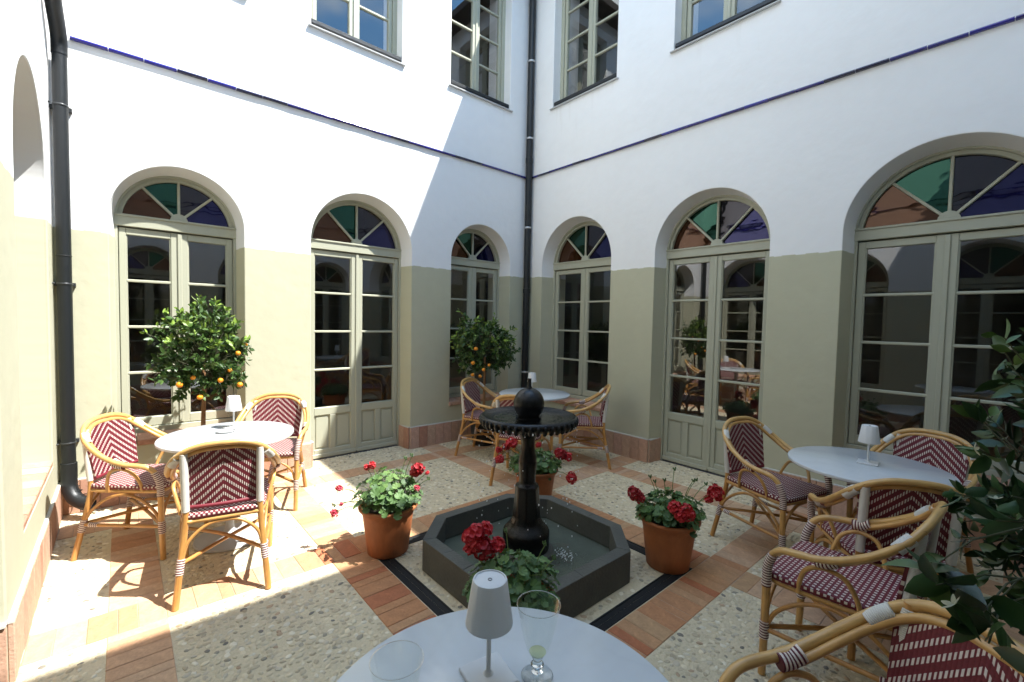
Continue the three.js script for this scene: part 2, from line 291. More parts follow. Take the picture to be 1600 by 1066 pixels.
function wing(name, label, pos, turn, len, ext, lower, upper, opt = {}) {
  const t = thing(name, label, 'building', pos, turn);
  const s = new THREE.Shape(); const e0 = ext[0], e1 = len + ext[1];
  s.moveTo(e0, -0.2);
  for (const o of lower) if (o.door) { s.lineTo(o.x - o.hw, -0.2); s.lineTo(o.x - o.hw, SPRING); s.absarc(o.x, SPRING, o.hw, Math.PI, 0, true); s.lineTo(o.x + o.hw, -0.2); }
  s.lineTo(e1, -0.2); s.lineTo(e1, H - 0.05); s.lineTo(e0, H - 0.05); s.closePath();
  for (const o of lower) if (!o.door) { const h = new THREE.Path(); h.moveTo(o.x - o.hw, 0.45); h.lineTo(o.x + o.hw, 0.45); h.lineTo(o.x + o.hw, SPRING); h.absarc(o.x, SPRING, o.hw, 0, Math.PI, false); h.closePath(); s.holes.push(h); }
  for (const o of upper) { const h = new THREE.Path(); h.moveTo(o.x - o.hw, o.y0); h.lineTo(o.x + o.hw, o.y0); h.lineTo(o.x + o.hw, o.y1); h.lineTo(o.x - o.hw, o.y1); h.closePath(); s.holes.push(h); }
  const g = new THREE.ExtrudeGeometry(s, { depth: TH - 0.014, bevelEnabled: true, bevelSize: 0.007, bevelThickness: 0.007, bevelOffset: -0.007, bevelSegments: 2, curveSegments: 40 });
  g.translate(0, 0, -TH + 0.007);
  const p = g.attributes.position, uv = g.attributes.uv; for (let i = 0; i < p.count; i++) uv.setXY(i, p.getX(i) - 0.4 * Math.min(0, p.getZ(i)) * 0, p.getY(i));
  const wm = wallMaterial(len, opt.stain, upper.map((o) => [o.x - o.hw, o.x + o.hw, o.y0 - 0.02]));
  mesh('wall', toCreasedNormals(g, 0.3), wm, t);
  for (const o of lower) { // plaster lining of the reveal, drawing in towards the frame
    const out = [], yb = o.door ? -0.004 : 0.452, NA = 40; out.push([-1, 0, yb]); for (let i = 0; i <= NA; i++) { const a = Math.PI * (1 - i / NA); out.push([Math.cos(a), Math.sin(a), SPRING]); } out.push([1, 0, yb]);
    const ps = [], us = [], ix = []; out.forEach(([cx, cy, y]) => { for (const [r, z] of [[o.hw + 0.001, -0.007], [o.hw - 0.03, -o.d - 0.006]]) { const X = o.x + cx * r, Y = y + cy * r; ps.push(X, Y, z); us.push(X, Y); } });
    for (let i = 0; i < out.length - 1; i++) { const a = 2 * i; ix.push(a, a + 1, a + 2, a + 2, a + 1, a + 3); }
    let rg = new THREE.BufferGeometry(); rg.setAttribute('position', new THREE.Float32BufferAttribute(ps, 3)); rg.setAttribute('uv', new THREE.Float32BufferAttribute(us, 2)); rg.setIndex(ix); rg.computeVertexNormals(); mesh('reveal', rg, wm, t);
  }
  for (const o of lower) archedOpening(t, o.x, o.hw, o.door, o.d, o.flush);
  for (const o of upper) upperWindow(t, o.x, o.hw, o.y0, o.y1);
  skirting(t, len, lower.filter((o) => o.door).map((o) => [o.x - o.hw, o.x + o.hw, o.d]), 0);
  // glazed blue string course
  const a = opt.stringFrom || 0, b = len - (opt.stringTo || 0), n = Math.round((b - a) / 0.205);
  for (let k = 0; k < n; k++) { const q = mesh('glazed_tile', glazedGeo, pick(M.blue), t); q.position.set(a + (b - a) * (k + 0.5) / n, STRING + R(-0.0015, 0.0015), -0.006 + R(-0.002, 0.002)); q.scale.x = ((b - a) / n - 0.004) / 0.2; q.rotation.z = R(-0.004, 0.004); }
  // rooms behind
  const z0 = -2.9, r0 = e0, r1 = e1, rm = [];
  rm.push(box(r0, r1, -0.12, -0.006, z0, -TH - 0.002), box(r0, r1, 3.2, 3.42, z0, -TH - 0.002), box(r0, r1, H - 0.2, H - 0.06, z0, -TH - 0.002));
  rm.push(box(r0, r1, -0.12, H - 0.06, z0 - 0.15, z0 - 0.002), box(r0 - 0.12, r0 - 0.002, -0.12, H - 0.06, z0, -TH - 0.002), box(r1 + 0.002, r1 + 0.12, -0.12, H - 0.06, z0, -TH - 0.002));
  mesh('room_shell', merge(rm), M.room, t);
  // roof with eaves
  const rs = new THREE.Shape(); rs.moveTo(0.3, H - 0.1); rs.lineTo(0.3, H); rs.lineTo(-3.1, H + 0.9); rs.lineTo(-3.1, H - 0.02); rs.lineTo(-0.3, H - 0.045); rs.closePath();
  const rg = new THREE.ExtrudeGeometry(rs, { depth: r1 - r0 + (opt.roofExt || 0), bevelEnabled: false }); rg.rotateY(-Math.PI / 2); rg.translate(r1 + (opt.roofExt || 0) / 2, 0, 0);
  mesh('roof', rg, M.soffit, t);
  return t;
}
const leftWing = wing('courtyard_wall', 'sunlit white and sage wall with two potted orange trees before its arched windows and one door', [-LX, 0, 0], 0, LX, [-TH - 0.02, TH + 0.02],
  [{ x: LX - 3.90, hw: 0.45, d: 0.205 }, { x: LX - 2.335, hw: 0.545, d: 0.205, door: true }, { x: LX - 0.785, hw: 0.47, d: 0.19 }],
  [{ x: LX - 3.92, hw: 0.475, y0: 4.28, y1: 6.0 }, { x: LX - 2.405, hw: 0.475, y0: 4.28, y1: 6.0 }, { x: LX - 0.835, hw: 0.465, y0: 4.28, y1: 6.0 }], { stringFrom: 0.11, stain: LX });
const rightWing = wing('courtyard_wall', 'shaded white and sage wall on the right behind the near marble table', [0, 0, 0], -Math.PI / 2, LZ, [-0.02, 0.02],
  [{ x: 0.86, hw: 0.565, d: 0.2 }, { x: 2.555, hw: 0.56, d: 0.19, door: true }, { x: 4.22, hw: 0.575, d: 0.22 }],
  [{ x: 0.925, hw: 0.5, y0: 4.28, y1: 6.0 }, { x: 2.61, hw: 0.48, y0: 4.28, y1: 6.0 }, { x: 4.24, hw: 0.48, y0: 4.28, y1: 6.0 }], { stain: 0 });
const thirdWing = wing('courtyard_wall', 'wall sliver seen edge-on at the far left with a deep arched window recess', [-LX, 0, LZ], Math.PI / 2, LZ, [-0.02, 0.02],
  [{ x: LZ - 4.22, hw: 0.575, d: 0.3 }, { x: LZ - 2.555, hw: 0.56, d: 0.3, door: true }, { x: LZ - 0.93, hw: 0.61, d: 0.3, flush: true }],
  [{ x: LZ - 4.22, hw: 0.48, y0: 4.28, y1: 6.0 }, { x: LZ - 2.6, hw: 0.48, y0: 4.28, y1: 6.0 }, { x: LZ - 0.93, hw: 0.48, y0: 4.28, y1: 6.0 }], { stringTo: 0.5 });
const fourthWing = wing('courtyard_wall', 'white and sage wall behind the viewer, seen only mirrored in window panes', [0, 0, LZ], Math.PI, LX, [-TH - 0.02, TH + 0.02],
  [{ x: 0.785, hw: 0.47, d: 0.22 }, { x: 2.335, hw: 0.545, d: 0.25, door: true }, { x: 3.9, hw: 0.45, d: 0.25 }],
  [{ x: 0.835, hw: 0.475, y0: 4.28, y1: 6.0 }, { x: 2.405, hw: 0.475, y0: 4.28, y1: 6.0 }, { x: 3.92, hw: 0.475, y0: 4.28, y1: 6.0 }]);

// ---------------------------------------------------------------- ground and paving
struct('ground', (() => { const g = new THREE.PlaneGeometry(160, 160); g.rotateX(-Math.PI / 2); g.translate(0, -0.2, 0); return g; })(), std([0.25, 0.22, 0.18], 0.95), 'bare ground under and around the building');
const BX = [[-4.36, -4.13], [-3.335, -3.10], [-1.655, -1.42], [-0.58, -0.35]], BZ = [[0.285, 0.505], [1.665, 1.90], [3.345, 3.57], [4.6, 4.82]];
const DR = { x0: -3.10, x1: -1.655, z0: 1.90, z1: 3.345, w: 0.088 };
const FC = [-2.40, 2.633], FH = 0.55, FCUT = 0.235, FY = 0.19;
const mortarTex = colorTex(512, 512, (u, v) => { const n = tfbm(u, v, 6, 2, 5), f = tfbm(u, v, 60, 5, 3); const g = 1 + 0.22 * n + 0.35 * f; return [0.61 * g, 0.52 * g, 0.355 * g]; });
const mortar = new THREE.MeshStandardMaterial({ map: rep(mortarTex, 1.7, 1.7), roughness: 0.93, bumpMap: rep(roughBump, 6, 6), bumpScale: 0.004 });
const paving = struct('pebble_paving', box(-LX - 0.3, 0.3, -0.15, -0.004, -0.3, LZ + 0.3), mortar, 'pale pebbles set in mortar panels between brick bands');
rnd = mulberry(21);
{
  const base = new THREE.IcosahedronGeometry(1, 1); const geos = [0, 1, 2, 3].map((k) => { const g = base.clone(); const p = g.attributes.position; for (let i = 0; i < p.count; i++) { const x = p.getX(i), y = p.getY(i), z = p.getZ(i); const s = 1 + 0.3 * nz.noise(x * 0.9 + k * 5, y * 0.9, z * 0.9 + k * 3); p.setXYZ(i, x * s, y * s, z * s); } g.computeVertexNormals(); const q = toCreasedNormals(g, 2.5); return q; });
  const inBand = (x, z) => BX.some(([a, b]) => x > a - 0.008 && x < b + 0.008) || BZ.some(([a, b]) => z > a - 0.008 && z < b + 0.008);
  const list = [];
  const st = 0.029;
  for (let z = -0.24; z < LZ - 0.02; z += st) for (let x = -LX + 0.03; x < 0.2; x += st) {
    const px = x + R(-0.010, 0.010), pz = z + R(-0.010, 0.010);
    if (px > -0.03 && !(pz > 2.02 && pz < 3.09 && px < 0.17)) continue;
    if (pz < 0.03 && !(px > -2.85 && px < -1.82)) continue;
    if (inBand(px, pz) && px < 0 && pz > 0) continue;
    if (px > DR.x0 && px < DR.x1 && pz > DR.z0 && pz < DR.z1) {
      if (px < DR.x0 + DR.w + 0.012 || px > DR.x1 - DR.w - 0.012 || pz < DR.z0 + DR.w + 0.012 || pz > DR.z1 - DR.w - 0.012) continue;
      const dx = Math.abs(px - FC[0]), dz = Math.abs(pz - FC[1]); if (dx < FH + 0.012 && dz < FH + 0.012 && dx + dz < 2 * FH - FCUT + 0.02) continue;
    }
    if (rnd() < 0.10) continue;
    const d = Math.hypot(px + 4.287, pz - 4.624), ang = Math.atan2(px + 4.287, -(pz - 4.624));
    list.push({ px, pz, d: ang > -0.15 && ang < 1.6 ? d : d + 50 });
  }
  list.sort((a, b) => a.d - b.d);
  const cols = [[0.62, 0.53, 0.36], [0.68, 0.59, 0.41], [0.56, 0.47, 0.32], [0.47, 0.39, 0.26], [0.72, 0.65, 0.50], [0.34, 0.30, 0.22], [0.20, 0.18, 0.145], [0.45, 0.32, 0.20], [0.53, 0.46, 0.34]];
  const wts = [25, 20, 18, 12, 13, 4.2, 2.2, 2.8, 9]; const pickC = () => { let t = rnd() * 106.2; for (let i = 0; i < cols.length; i++) { t -= wts[i]; if (t < 0) return i; } return 0; };
  const mats = cols.map((c) => std(c, 0.55));
  const vis = list.filter((p) => p.d > 1.5 && p.d < 40); const near = new Set(vis.slice(0, 300)); const far = list.filter((p) => !near.has(p));
  const dummy = new THREE.Object3D();
  const set = (o, p) => { const r = R(0.009, 0.017); o.position.set(p.px, R(-0.0072, -0.0045), p.pz); o.rotation.set(R(-0.08, 0.08), R(0, 6.28), R(-0.08, 0.08)); o.scale.set(r * R(1, 1.45), R(0.005, 0.0075), r * R(0.7, 1)); };
  for (const p of near) { const o = mesh('pebble', geos[Math.floor(rnd() * 4)], mats[pickC()], paving); set(o, p); }
  const inst = new THREE.InstancedMesh(geos[0], std([1, 1, 1], 0.55), far.length); inst.name = 'pebbles'; inst.userData = { kind: 'stuff' }; inst.castShadow = inst.receiveShadow = true;
  const col = new THREE.Color();
  far.forEach((p, i) => { set(dummy, p); dummy.updateMatrix(); inst.setMatrixAt(i, dummy.matrix); const c = cols[pickC()], g = R(0.88, 1.1); inst.setColorAt(i, col.setRGB(c[0] * g, c[1] * g, c[2] * g)); });
  paving.add(inst);
}
// brick bands
{
  const bg = [0, 1, 2].map((k) => { const g = chamferBox(1, 1, 0.024, 0.03); return g; });
  const unit = (w, l) => boxUV((() => { const g = chamferBox(w, l, 0.024, 0.0025); g.rotateX(-Math.PI / 2); return g; })());
  const cache = {}, jointM = clay([0.50, 0.36, 0.26]), pale = [[0.60, 0.375, 0.23], [0.58, 0.345, 0.20], [0.62, 0.41, 0.26], [0.57, 0.355, 0.22], [0.60, 0.395, 0.265], [0.53, 0.28, 0.155]].map(clay);
  const brickOf = (w, l) => { const k = w + '/' + l; return cache[k] || (cache[k] = unit(w, l)); };
  const inRing = (ax, t, c) => (ax ? t > -3.4 && t < -1.4 && c > 1.6 && c < 3.6 : t > 1.6 && t < 3.6 && c > -3.4 && c < -1.4);
  const widths = [0.06, 0.075, 0.09, 0.11, 0.12];
  const band = (alongX, a, b, segs, label) => {
    const s = struct('brick_band', alongX ? box(segs[0][0], segs.at(-1)[1], -0.05, -0.0025, a + 0.004, b - 0.004) : box(a + 0.004, b - 0.004, -0.05, -0.003, segs[0][0], segs.at(-1)[1]), jointM, label);
    for (const [p, q] of segs) {
      let t = p;
      while (t < q - 0.03) {
        let w = pick(widths); if (t + w > q) w = widths.filter((x) => t + x <= q + 0.012).at(-1) || 0.045;
        const m = mesh('brick', brickOf(w - 0.0025, +(b - a - 0.006).toFixed(3)), pick(inRing(alongX, t, (a + b) / 2) ? M.brick : pale), s);
        const y = -0.0115 + R(-0.0012, 0.0012);
        if (alongX) m.position.set(t + w / 2, y, (a + b) / 2); else { m.position.set((a + b) / 2, y, t + w / 2); m.rotation.y = Math.PI / 2; }
        m.rotation.y += R(-0.01, 0.01) + (rnd() < 0.5 ? Math.PI : 0);
        t += w;
      }
    }
  };
  const names = ['by the sunlit wall', 'behind the fountain', 'in front of the fountain', 'nearest the viewer'];
  BZ.forEach(([a, b], i) => band(true, a, b, [[-LX + 0.02, -0.02]], 'terracotta brick band crossing the paving ' + names[i]));
  const gapsZ = []; let z = 0.02; for (const [a, b] of BZ) { gapsZ.push([z, a]); z = b; } gapsZ.push([z, LZ - 0.02]);
  const nx = ['along the far left wall', 'left of the fountain', 'right of the fountain', 'along the right wall'];
  BX.forEach(([a, b], i) => band(false, a, b, gapsZ, 'terracotta brick band running away from the viewer ' + nx[i]));
}
// drain round the fountain
{
  const iron = std([0.007, 0.007, 0.007], 0.75);
  const t = thing('drain_channel', 'square black slot drain in the paving round the octagonal fountain basin', 'drain');
  const { x0, x1, z0, z1, w } = DR;
  mesh('channel', merge([box(x0, x1, -0.06, -0.03, z0, z0 + w), box(x0, x1, -0.06, -0.03, z1 - w, z1), box(x0, x0 + w, -0.06, -0.0305, z0 + w, z1 - w), box(x1 - w, x1, -0.06, -0.0305, z0 + w, z1 - w)]), iron, t);
  const grate = (len) => { const g = []; g.push(box(0, len, -0.03, 0.001, 0.003, 0.014, 0.002), box(0, len, -0.03, 0.001, w - 0.014, w - 0.003, 0.002)); g.push(box(0, len, -0.02, -0.002, 0.0155, w / 2 - 0.001), box(0, len, -0.02, -0.002, w / 2 + 0.001, w - 0.0155)); for (let x = 0.02; x < len; x += 0.12) g.push(box(x, x + 0.008, -0.024, -0.003, 0.012, w - 0.012)); return merge(g); };
  const gl = grate(x1 - x0), gs = grate(z1 - z0 - 2 * w);
  mesh('grate', gl, iron, t).position.set(x0, 0, z0); mesh('grate', gl, iron, t).position.set(x0, 0, z1 - w);
  for (const x of [x0, x1 - w]) { const g = mesh('grate', gs, iron, t); g.rotation.y = -Math.PI / 2; g.position.set(x + w, 0, z0 + w); }
}

// ---------------------------------------------------------------- fountain
rnd = mulberry(5);
const stoneTex = colorTex(512, 512, (u, v) => { const n = tfbm(u, v, 5, 9, 5), f = tfbm(u, v, 40, 6, 3); const g = 1 + 0.5 * n + 0.25 * f; return [0.092 * g, 0.093 * g, 0.08 * g]; });
{
  const t = thing('fountain', 'black iron fountain with a ball on its bowl in a grey octagonal basin', 'fountain', [FC[0], 0, FC[1]]);
  const stone = new THREE.MeshStandardMaterial({ map: rep(stoneTex, 1.2, 1.2), roughness: 0.75, bumpMap: rep(roughBump, 4, 4), bumpScale: 0.003 });
  const oct = (h, c) => [[-h, -h + c], [-h + c, -h], [h - c, -h], [h, -h + c], [h, h - c], [h - c, h], [-h + c, h], [-h, h - c]];
  const wI = 0.075, O = oct(FH, FCUT), I = oct(FH - wI, FCUT - wI * 0.586);
  // each of the eight rim stones: outer face, top, inner face; long sides are split in three
  const side = (k, f0, f1) => {
    const a = O[k], b = O[(k + 1) % 8], c = I[k], d = I[(k + 1) % 8]; const L = (p, q, f) => [p[0] + (q[0] - p[0]) * f, p[1] + (q[1] - p[1]) * f];
    const A = L(a, b, f0), B = L(a, b, f1), C = L(c, d, f0), D = L(c, d, f1);
    const s = new THREE.Shape(); s.moveTo(A[0], -A[1]); s.lineTo(B[0], -B[1]); s.lineTo(D[0], -D[1]); s.lineTo(C[0], -C[1]); s.closePath();
    const g = new THREE.ExtrudeGeometry(s, { depth: FY - 0.008, bevelEnabled: true, bevelSize: 0.004, bevelThickness: 0.004, bevelOffset: -0.0042, bevelSegments: 2 }); g.rotateX(-Math.PI / 2); g.translate(0, 0.002, 0); return boxUV(g);
  };
  for (let k = 0; k < 8; k++) { const n = k % 2 ? 3 : 1; for (let j = 0; j < n; j++) { const m = mesh('rim_stone', side(k, j / n, (j + 1) / n), stone, t); m.position.y = R(-0.0015, 0.0015); } }
  const fs = new THREE.Shape(); I.forEach((p, i) => (i ? fs.lineTo(p[0] * 1.01, -p[1] * 1.01) : fs.moveTo(p[0] * 1.01, -p[1] * 1.01))); fs.closePath();
  const fg = new THREE.ExtrudeGeometry(fs, { depth: 0.05, bevelEnabled: false }); fg.rotateX(-Math.PI / 2); fg.translate(0, -0.01, 0);
  mesh('basin_floor', boxUV(fg), new THREE.MeshStandardMaterial({ color: new THREE.Color(1.9, 1.95, 1.9), map: rep(stoneTex, 2, 2), roughness: 0.8 }), t);
  const wg = new THREE.ShapeGeometry(fs); wg.rotateX(-Math.PI / 2); wg.translate(0, 0.052, 0);
  const waterBump = grayTex(256, 256, (u, v) => 0.5 + 0.6 * tfbm(u, v, 7, 40, 4) + 0.18 * Math.sin(120 * Math.hypot(u - 0.62, v - 0.45)) * Math.exp(-9 * Math.hypot(u - 0.62, v - 0.45)));
  mesh('water', boxUV(wg), new THREE.MeshPhysicalMaterial({ color: new THREE.Color().setRGB(0.75, 0.8, 0.78), roughness: 0.03, transmission: 1, thickness: 0, ior: 1.33, bumpMap: rep(waterBump, 1, 1), bumpScale: 0.012 }), t);
  const iron = new THREE.MeshPhysicalMaterial({ color: new THREE.Color().setRGB(0.005, 0.005, 0.0055), roughness: 0.24, specularIntensity: 0.7, bumpMap: rep(noiseBump, 6, 6), bumpScale: 0.0015 });
  mesh('plinth', toCreasedNormals(lathe([[0, 0.04], [0.175, 0.04], [0.175, 0.085], [0.165, 0.094], [0, 0.094]], 40), 0.6), stone, t);
  const eight = (pts, seg = 8) => toCreasedNormals(lathe(pts, seg), 0.5);
  const base = eight([[0, 0.094], [0.142, 0.094], [0.145, 0.11], [0.145, 0.2], [0.138, 0.215], [0.118, 0.235], [0.105, 0.25], [0.1, 0.262], [0, 0.262]], 40); mesh('pedestal_foot', base, iron, t);
  const shaft = lathe([[0, 0.25], [0.098, 0.25], [0.098, 0.262], [0.088, 0.275], [0.083, 0.30], [0.079, 0.36], [0.075, 0.42], [0.072, 0.465], [0.073, 0.478], [0.07, 0.49], [0.056, 0.497], [0.051, 0.51], [0.051, 0.54], [0.055, 0.59], [0.057, 0.63], [0.053, 0.665], [0.044, 0.70], [0.041, 0.725], [0.043, 0.755], [0.048, 0.785], [0.055, 0.80], [0.078, 0.825], [0.078, 0.84], [0, 0.84]], 48);
  { const p = shaft.attributes.position; for (let i = 0; i < p.count; i++) { const x = p.getX(i), y = p.getY(i), z = p.getZ(i), a = Math.atan2(z, x); const k = y < 0.487 ? 1 + 0.03 * Math.cos(8 * a) : 1; p.setXYZ(i, x * k, y, z * k); } shaft.computeVertexNormals(); }
  mesh('column', shaft, iron, t);
  const bowl = lathe([[0, 0.828], [0.09, 0.83], [0.18, 0.848], [0.245, 0.872], [0.272, 0.884], [0.288, 0.892], [0.297, 0.905], [0.297, 0.916], [0.289, 0.926], [0.276, 0.928], [0.262, 0.922], [0.24, 0.912], [0.17, 0.902], [0.09, 0.897], [0, 0.896]], 64);
  mesh('bowl', bowl, iron, t);
  // leaf moulding under the lip
  const tg = []; for (let k = 0; k < 44; k++) { const g = new THREE.SphereGeometry(1, 6, 5); g.scale(0.016, 0.033, 0.021); g.rotateX(0.4); g.translate(0, 0.889, 0.286); g.rotateY(k / 44 * Math.PI * 2); tg.push(g); }
  mesh('lip_moulding', merge(tg), iron, t);
  const wb = lathe([[0, 0.908], [0.235, 0.9085], [0.25, 0.911]], 48); mesh('bowl_water', wb, new THREE.MeshPhysicalMaterial({ color: new THREE.Color().setRGB(0.8, 0.8, 0.8), roughness: 0.05, transmission: 1, thickness: 0, ior: 1.33, bumpMap: rep(waterBump, 2, 2), bumpScale: 0.01 }), t);
  mesh('ball', toCreasedNormals(lathe([[0, 0.9], [0.075, 0.9], [0.08, 0.915], ...Array.from({ length: 22 }, (_, i) => { const a = -0.85 + i / 21 * (Math.PI / 2 - 0.06 + 0.85); return [0.095 * Math.cos(a), 0.995 + 0.098 * Math.sin(a)]; }), [0, 1.093]], 40), 1.2), iron, t);
  mesh('finial', lathe([[0, 1.085], [0.02, 1.086], [0.018, 1.095], [0.0125, 1.105], [0.0115, 1.14], [0.0125, 1.145], [0.0125, 1.15], [0, 1.15]], 20), iron, t);
  // drops falling from the lip, and the splash
  const drop = new THREE.SphereGeometry(1, 8, 6), dm = new THREE.MeshPhysicalMaterial({ color: new THREE.Color().setRGB(0.8, 0.82, 0.83), roughness: 0.1, ior: 1.33 });
  const list = [];
  for (let k = 0; k < 150; k++) { const a = R(0, 6.283), q = R(0, 1), y = 0.88 - 0.82 * q * q, r = R(0.28, 0.305) + 0.03 * q; list.push([r * Math.cos(a), y, r * Math.sin(a), R(0.002, 0.0042), R(1, 2)]); }
  for (let k = 0; k < 60; k++) { const a = R(0, 6.283), r = 0.05 * Math.sqrt(rnd()); list.push([0.14 + r * Math.cos(a), 0.055 + R(0, 0.05), 0.20 + r * Math.sin(a), R(0.002, 0.005), 1]); }
  const im = new THREE.InstancedMesh(drop, dm, list.length); im.name = 'water_drops'; im.userData = { kind: 'stuff' }; const d = new THREE.Object3D();
  list.forEach(([x, y, z, r, s], i) => { d.position.set(x, y, z); d.scale.set(r, r * s, r); d.updateMatrix(); im.setMatrixAt(i, d.matrix); }); t.add(im);
}

// ---------------------------------------------------------------- drainpipes
{
  const t = thing('drainpipe', 'black drainpipe ending in a spout above the skirting in the far left corner', 'drainpipe');
  const x = -4.59, z = 0.085;
  mesh('pipe', tube([[x, 0.36, z], [x, 1.2, z], [x, 2.2, z], [x, 3.2, z], [x, 3.36, z]], 0.040, 20, 20), M.pipe, t);
  mesh('offset_bend', tube([[x, 3.30, z], [x, 3.36, z], [x, 3.42, z + 0.03], [x - 0.005, 3.50, z + 0.13], [x - 0.01, 3.58, z + 0.25], [x - 0.01, 3.68, z + 0.31], [x - 0.01, 4.2, z + 0.32], [x - 0.01, 6.2, z + 0.32]], (q) => 0.044, 60, 20), M.pipe, t);
  mesh('spout', tube([[x, 0.40, z], [x, 0.30, z], [x + 0.002, 0.22, z + 0.012], [x + 0.03, 0.15, z + 0.05], [x + 0.08, 0.115, z + 0.10], [x + 0.115, 0.107, z + 0.135]], 0.046, 30, 20, false, false), M.pipe, t);
  const seams = []; for (const y of [0.40, 1.9, 3.37]) { const g = new THREE.TorusGeometry(0.0405, 0.003, 8, 28); g.rotateX(Math.PI / 2); g.translate(x, y, z); seams.push(g); } for (let k = 0; k < 4; k++) { const g = new THREE.TorusGeometry(0.0465, 0.003, 6, 24); g.rotateX(Math.PI / 2 - 0.25 * k); g.rotateY(0.7); g.translate(x + 0.012 * k * k * 0.5, 0.25 - 0.036 * k, z + 0.012 * k * k * 0.5); seams.push(g); }
  seams.forEach((g) => mesh('collar', g, M.pipe, t));
  for (const y of [0.55, 1.7, 2.95]) mesh('bracket', merge([box(x - 0.06, x + 0.055, y - 0.012, y + 0.012, z - 0.1, z - 0.045), (() => { const g = new THREE.TorusGeometry(0.0415, 0.0025, 6, 28); g.scale(1, 1, 3); g.rotateX(Math.PI / 2); g.translate(x, y, z); return g; })(), (() => { const g = new THREE.CylinderGeometry(0.007, 0.007, 0.03, 10); g.rotateZ(Math.PI / 2); g.translate(x - 0.062, y, z + 0.03); return g; })()]), std([0.03, 0.033, 0.035], 0.4), t);
}
{
  const t = thing('drainpipe', 'straight black drainpipe in the corner behind the fountain', 'drainpipe');
  const x = -0.062, z = 0.066;
  for (const [a, b] of [[0.0, 1.95], [1.955, 3.72], [3.725, 6.2]]) mesh('pipe', tube([[x, a, z], [x, (a + b) / 2, z], [x, b, z]], 0.045, 8, 20), M.pipe, t);
  const seams = []; for (const y of [1.95, 3.72]) { const g = new THREE.CylinderGeometry(0.0495, 0.0495, 0.06, 24); g.translate(x, y - 0.03, z); seams.push(g); } seams.forEach((g) => mesh('collar', g, M.pipe, t));
  for (const y of [0.8, 2.78, 3.98, 5.0]) mesh('bracket', merge([(() => { const g = new THREE.TorusGeometry(0.047, 0.0045, 6, 28); g.scale(1, 1, 3); g.rotateX(Math.PI / 2); g.translate(x, y, z); return g; })(), ...[[-0.052, -0.012], [0.012, 0.052]].map(([dx, dz]) => { const g = new THREE.SphereGeometry(0.008, 10, 8); g.translate(x + dx, y, z + dz); return g; })]), std([0.5, 0.5, 0.5], 0.3, { metalness: 0.6 }), t);
}

// ---------------------------------------------------------------- rattan armchairs
rnd = mulberry(11);
const rattan = (c, r = 0.38) => new THREE.MeshPhysicalMaterial({ color: new THREE.Color().setRGB(...c), map: rep(rattanTex, 1, 2.2), roughness: r, clearcoat: 0.25, clearcoatRoughness: 0.3 });
M.rattan = rattan([0.64, 0.36, 0.115]); M.rattanB = rattan([0.53, 0.265, 0.075]); M.rattanC = rattan([0.67, 0.41, 0.145]);
const BUR = [0.155, 0.011, 0.022], CRM = [0.72, 0.64, 0.56];
const stripeTex = colorTex(8, 64, (u, v) => ((v * 2) % 1 < 0.52 ? CRM : [0.11, 0.012, 0.022])), stripeBump = grayTex(8, 64, (u, v) => Math.abs(Math.sin(v * Math.PI * 4)));
M.binding = new THREE.MeshStandardMaterial({ map: rep(stripeTex, 1, 1 / 0.024), roughness: 0.6, bumpMap: rep(stripeBump, 1, 1 / 0.024), bumpScale: 0.0015 });
const wrapBump = grayTex(8, 64, (u, v) => Math.abs(Math.sin(v * Math.PI * 4)));
M.whiteWrap = new THREE.MeshStandardMaterial({ color: new THREE.Color().setRGB(0.66, 0.64, 0.58), roughness: 0.55, bumpMap: rep(wrapBump, 1, 1 / 0.022), bumpScale: 0.0012 });
M.redBar = std([0.16, 0.012, 0.022], 0.55);
// woven cloth: burgundy strands with cream dashes; chevron on the back, dots on the seat
const BW = 0.40, BH = 0.40;
const backPattern = (u, v) => {
  const x = (u - 0.5) * BW, y = v * BH; const s = (y + 0.95 * Math.abs(x)) / 0.043, f = s - Math.floor(s), d = x / 0.0098, g = d - Math.floor(d);
  const on = f < 0.42 && g < 0.56; return { on, e: 1, s: Math.abs(Math.sin(d * Math.PI)) };
};
const backTex = colorTex(560, 560, (u, v) => { const p = backPattern(u, v), n = 0.9 + 0.25 * fbm(u * 40, v * 40, 3, 2); return p.on ? CRM.map((c) => c * n) : BUR.map((c) => c * (0.85 + 0.5 * fbm(u * 70, v * 70, 6, 2))); }, false);
const backBump = grayTex(560, 560, (u, v) => { const p = backPattern(u, v); return 0.35 + 0.35 * p.s + (p.on ? 0.3 : 0); }, false);
const seatPattern = (u, v) => { const a = u * 4, b = v * 4; const i = Math.floor(b), x = a + (i % 2 ? 0.5 : 0); const fx = x - Math.floor(x) - 0.5, fy = b - i - 0.5; return { on: Math.abs(fx) < 0.23 && Math.abs(fy) < 0.27 }; };
const seatTex = colorTex(256, 256, (u, v) => { const n = 0.9 + 0.25 * tfbm(u, v, 12, 3, 2); return seatPattern(u, v).on ? CRM.map((c) => c * n) : BUR.map((c) => c * n); });
const seatBump = grayTex(256, 256, (u, v) => (seatPattern(u, v).on ? 0.8 : 0.35 + 0.25 * Math.abs(Math.sin(u * 4 * Math.PI))));
M.back = new THREE.MeshStandardMaterial({ map: backTex, roughness: 0.6, bumpMap: backBump, bumpScale: 0.002 });
M.seat = new THREE.MeshStandardMaterial({ map: rep(seatTex, 1 / 0.088, 1 / 0.076), roughness: 0.6, bumpMap: rep(seatBump, 1 / 0.088, 1 / 0.076), bumpScale: 0.002 });
const mir = (p) => p.map(([x, y, z]) => [-x, y, z]);
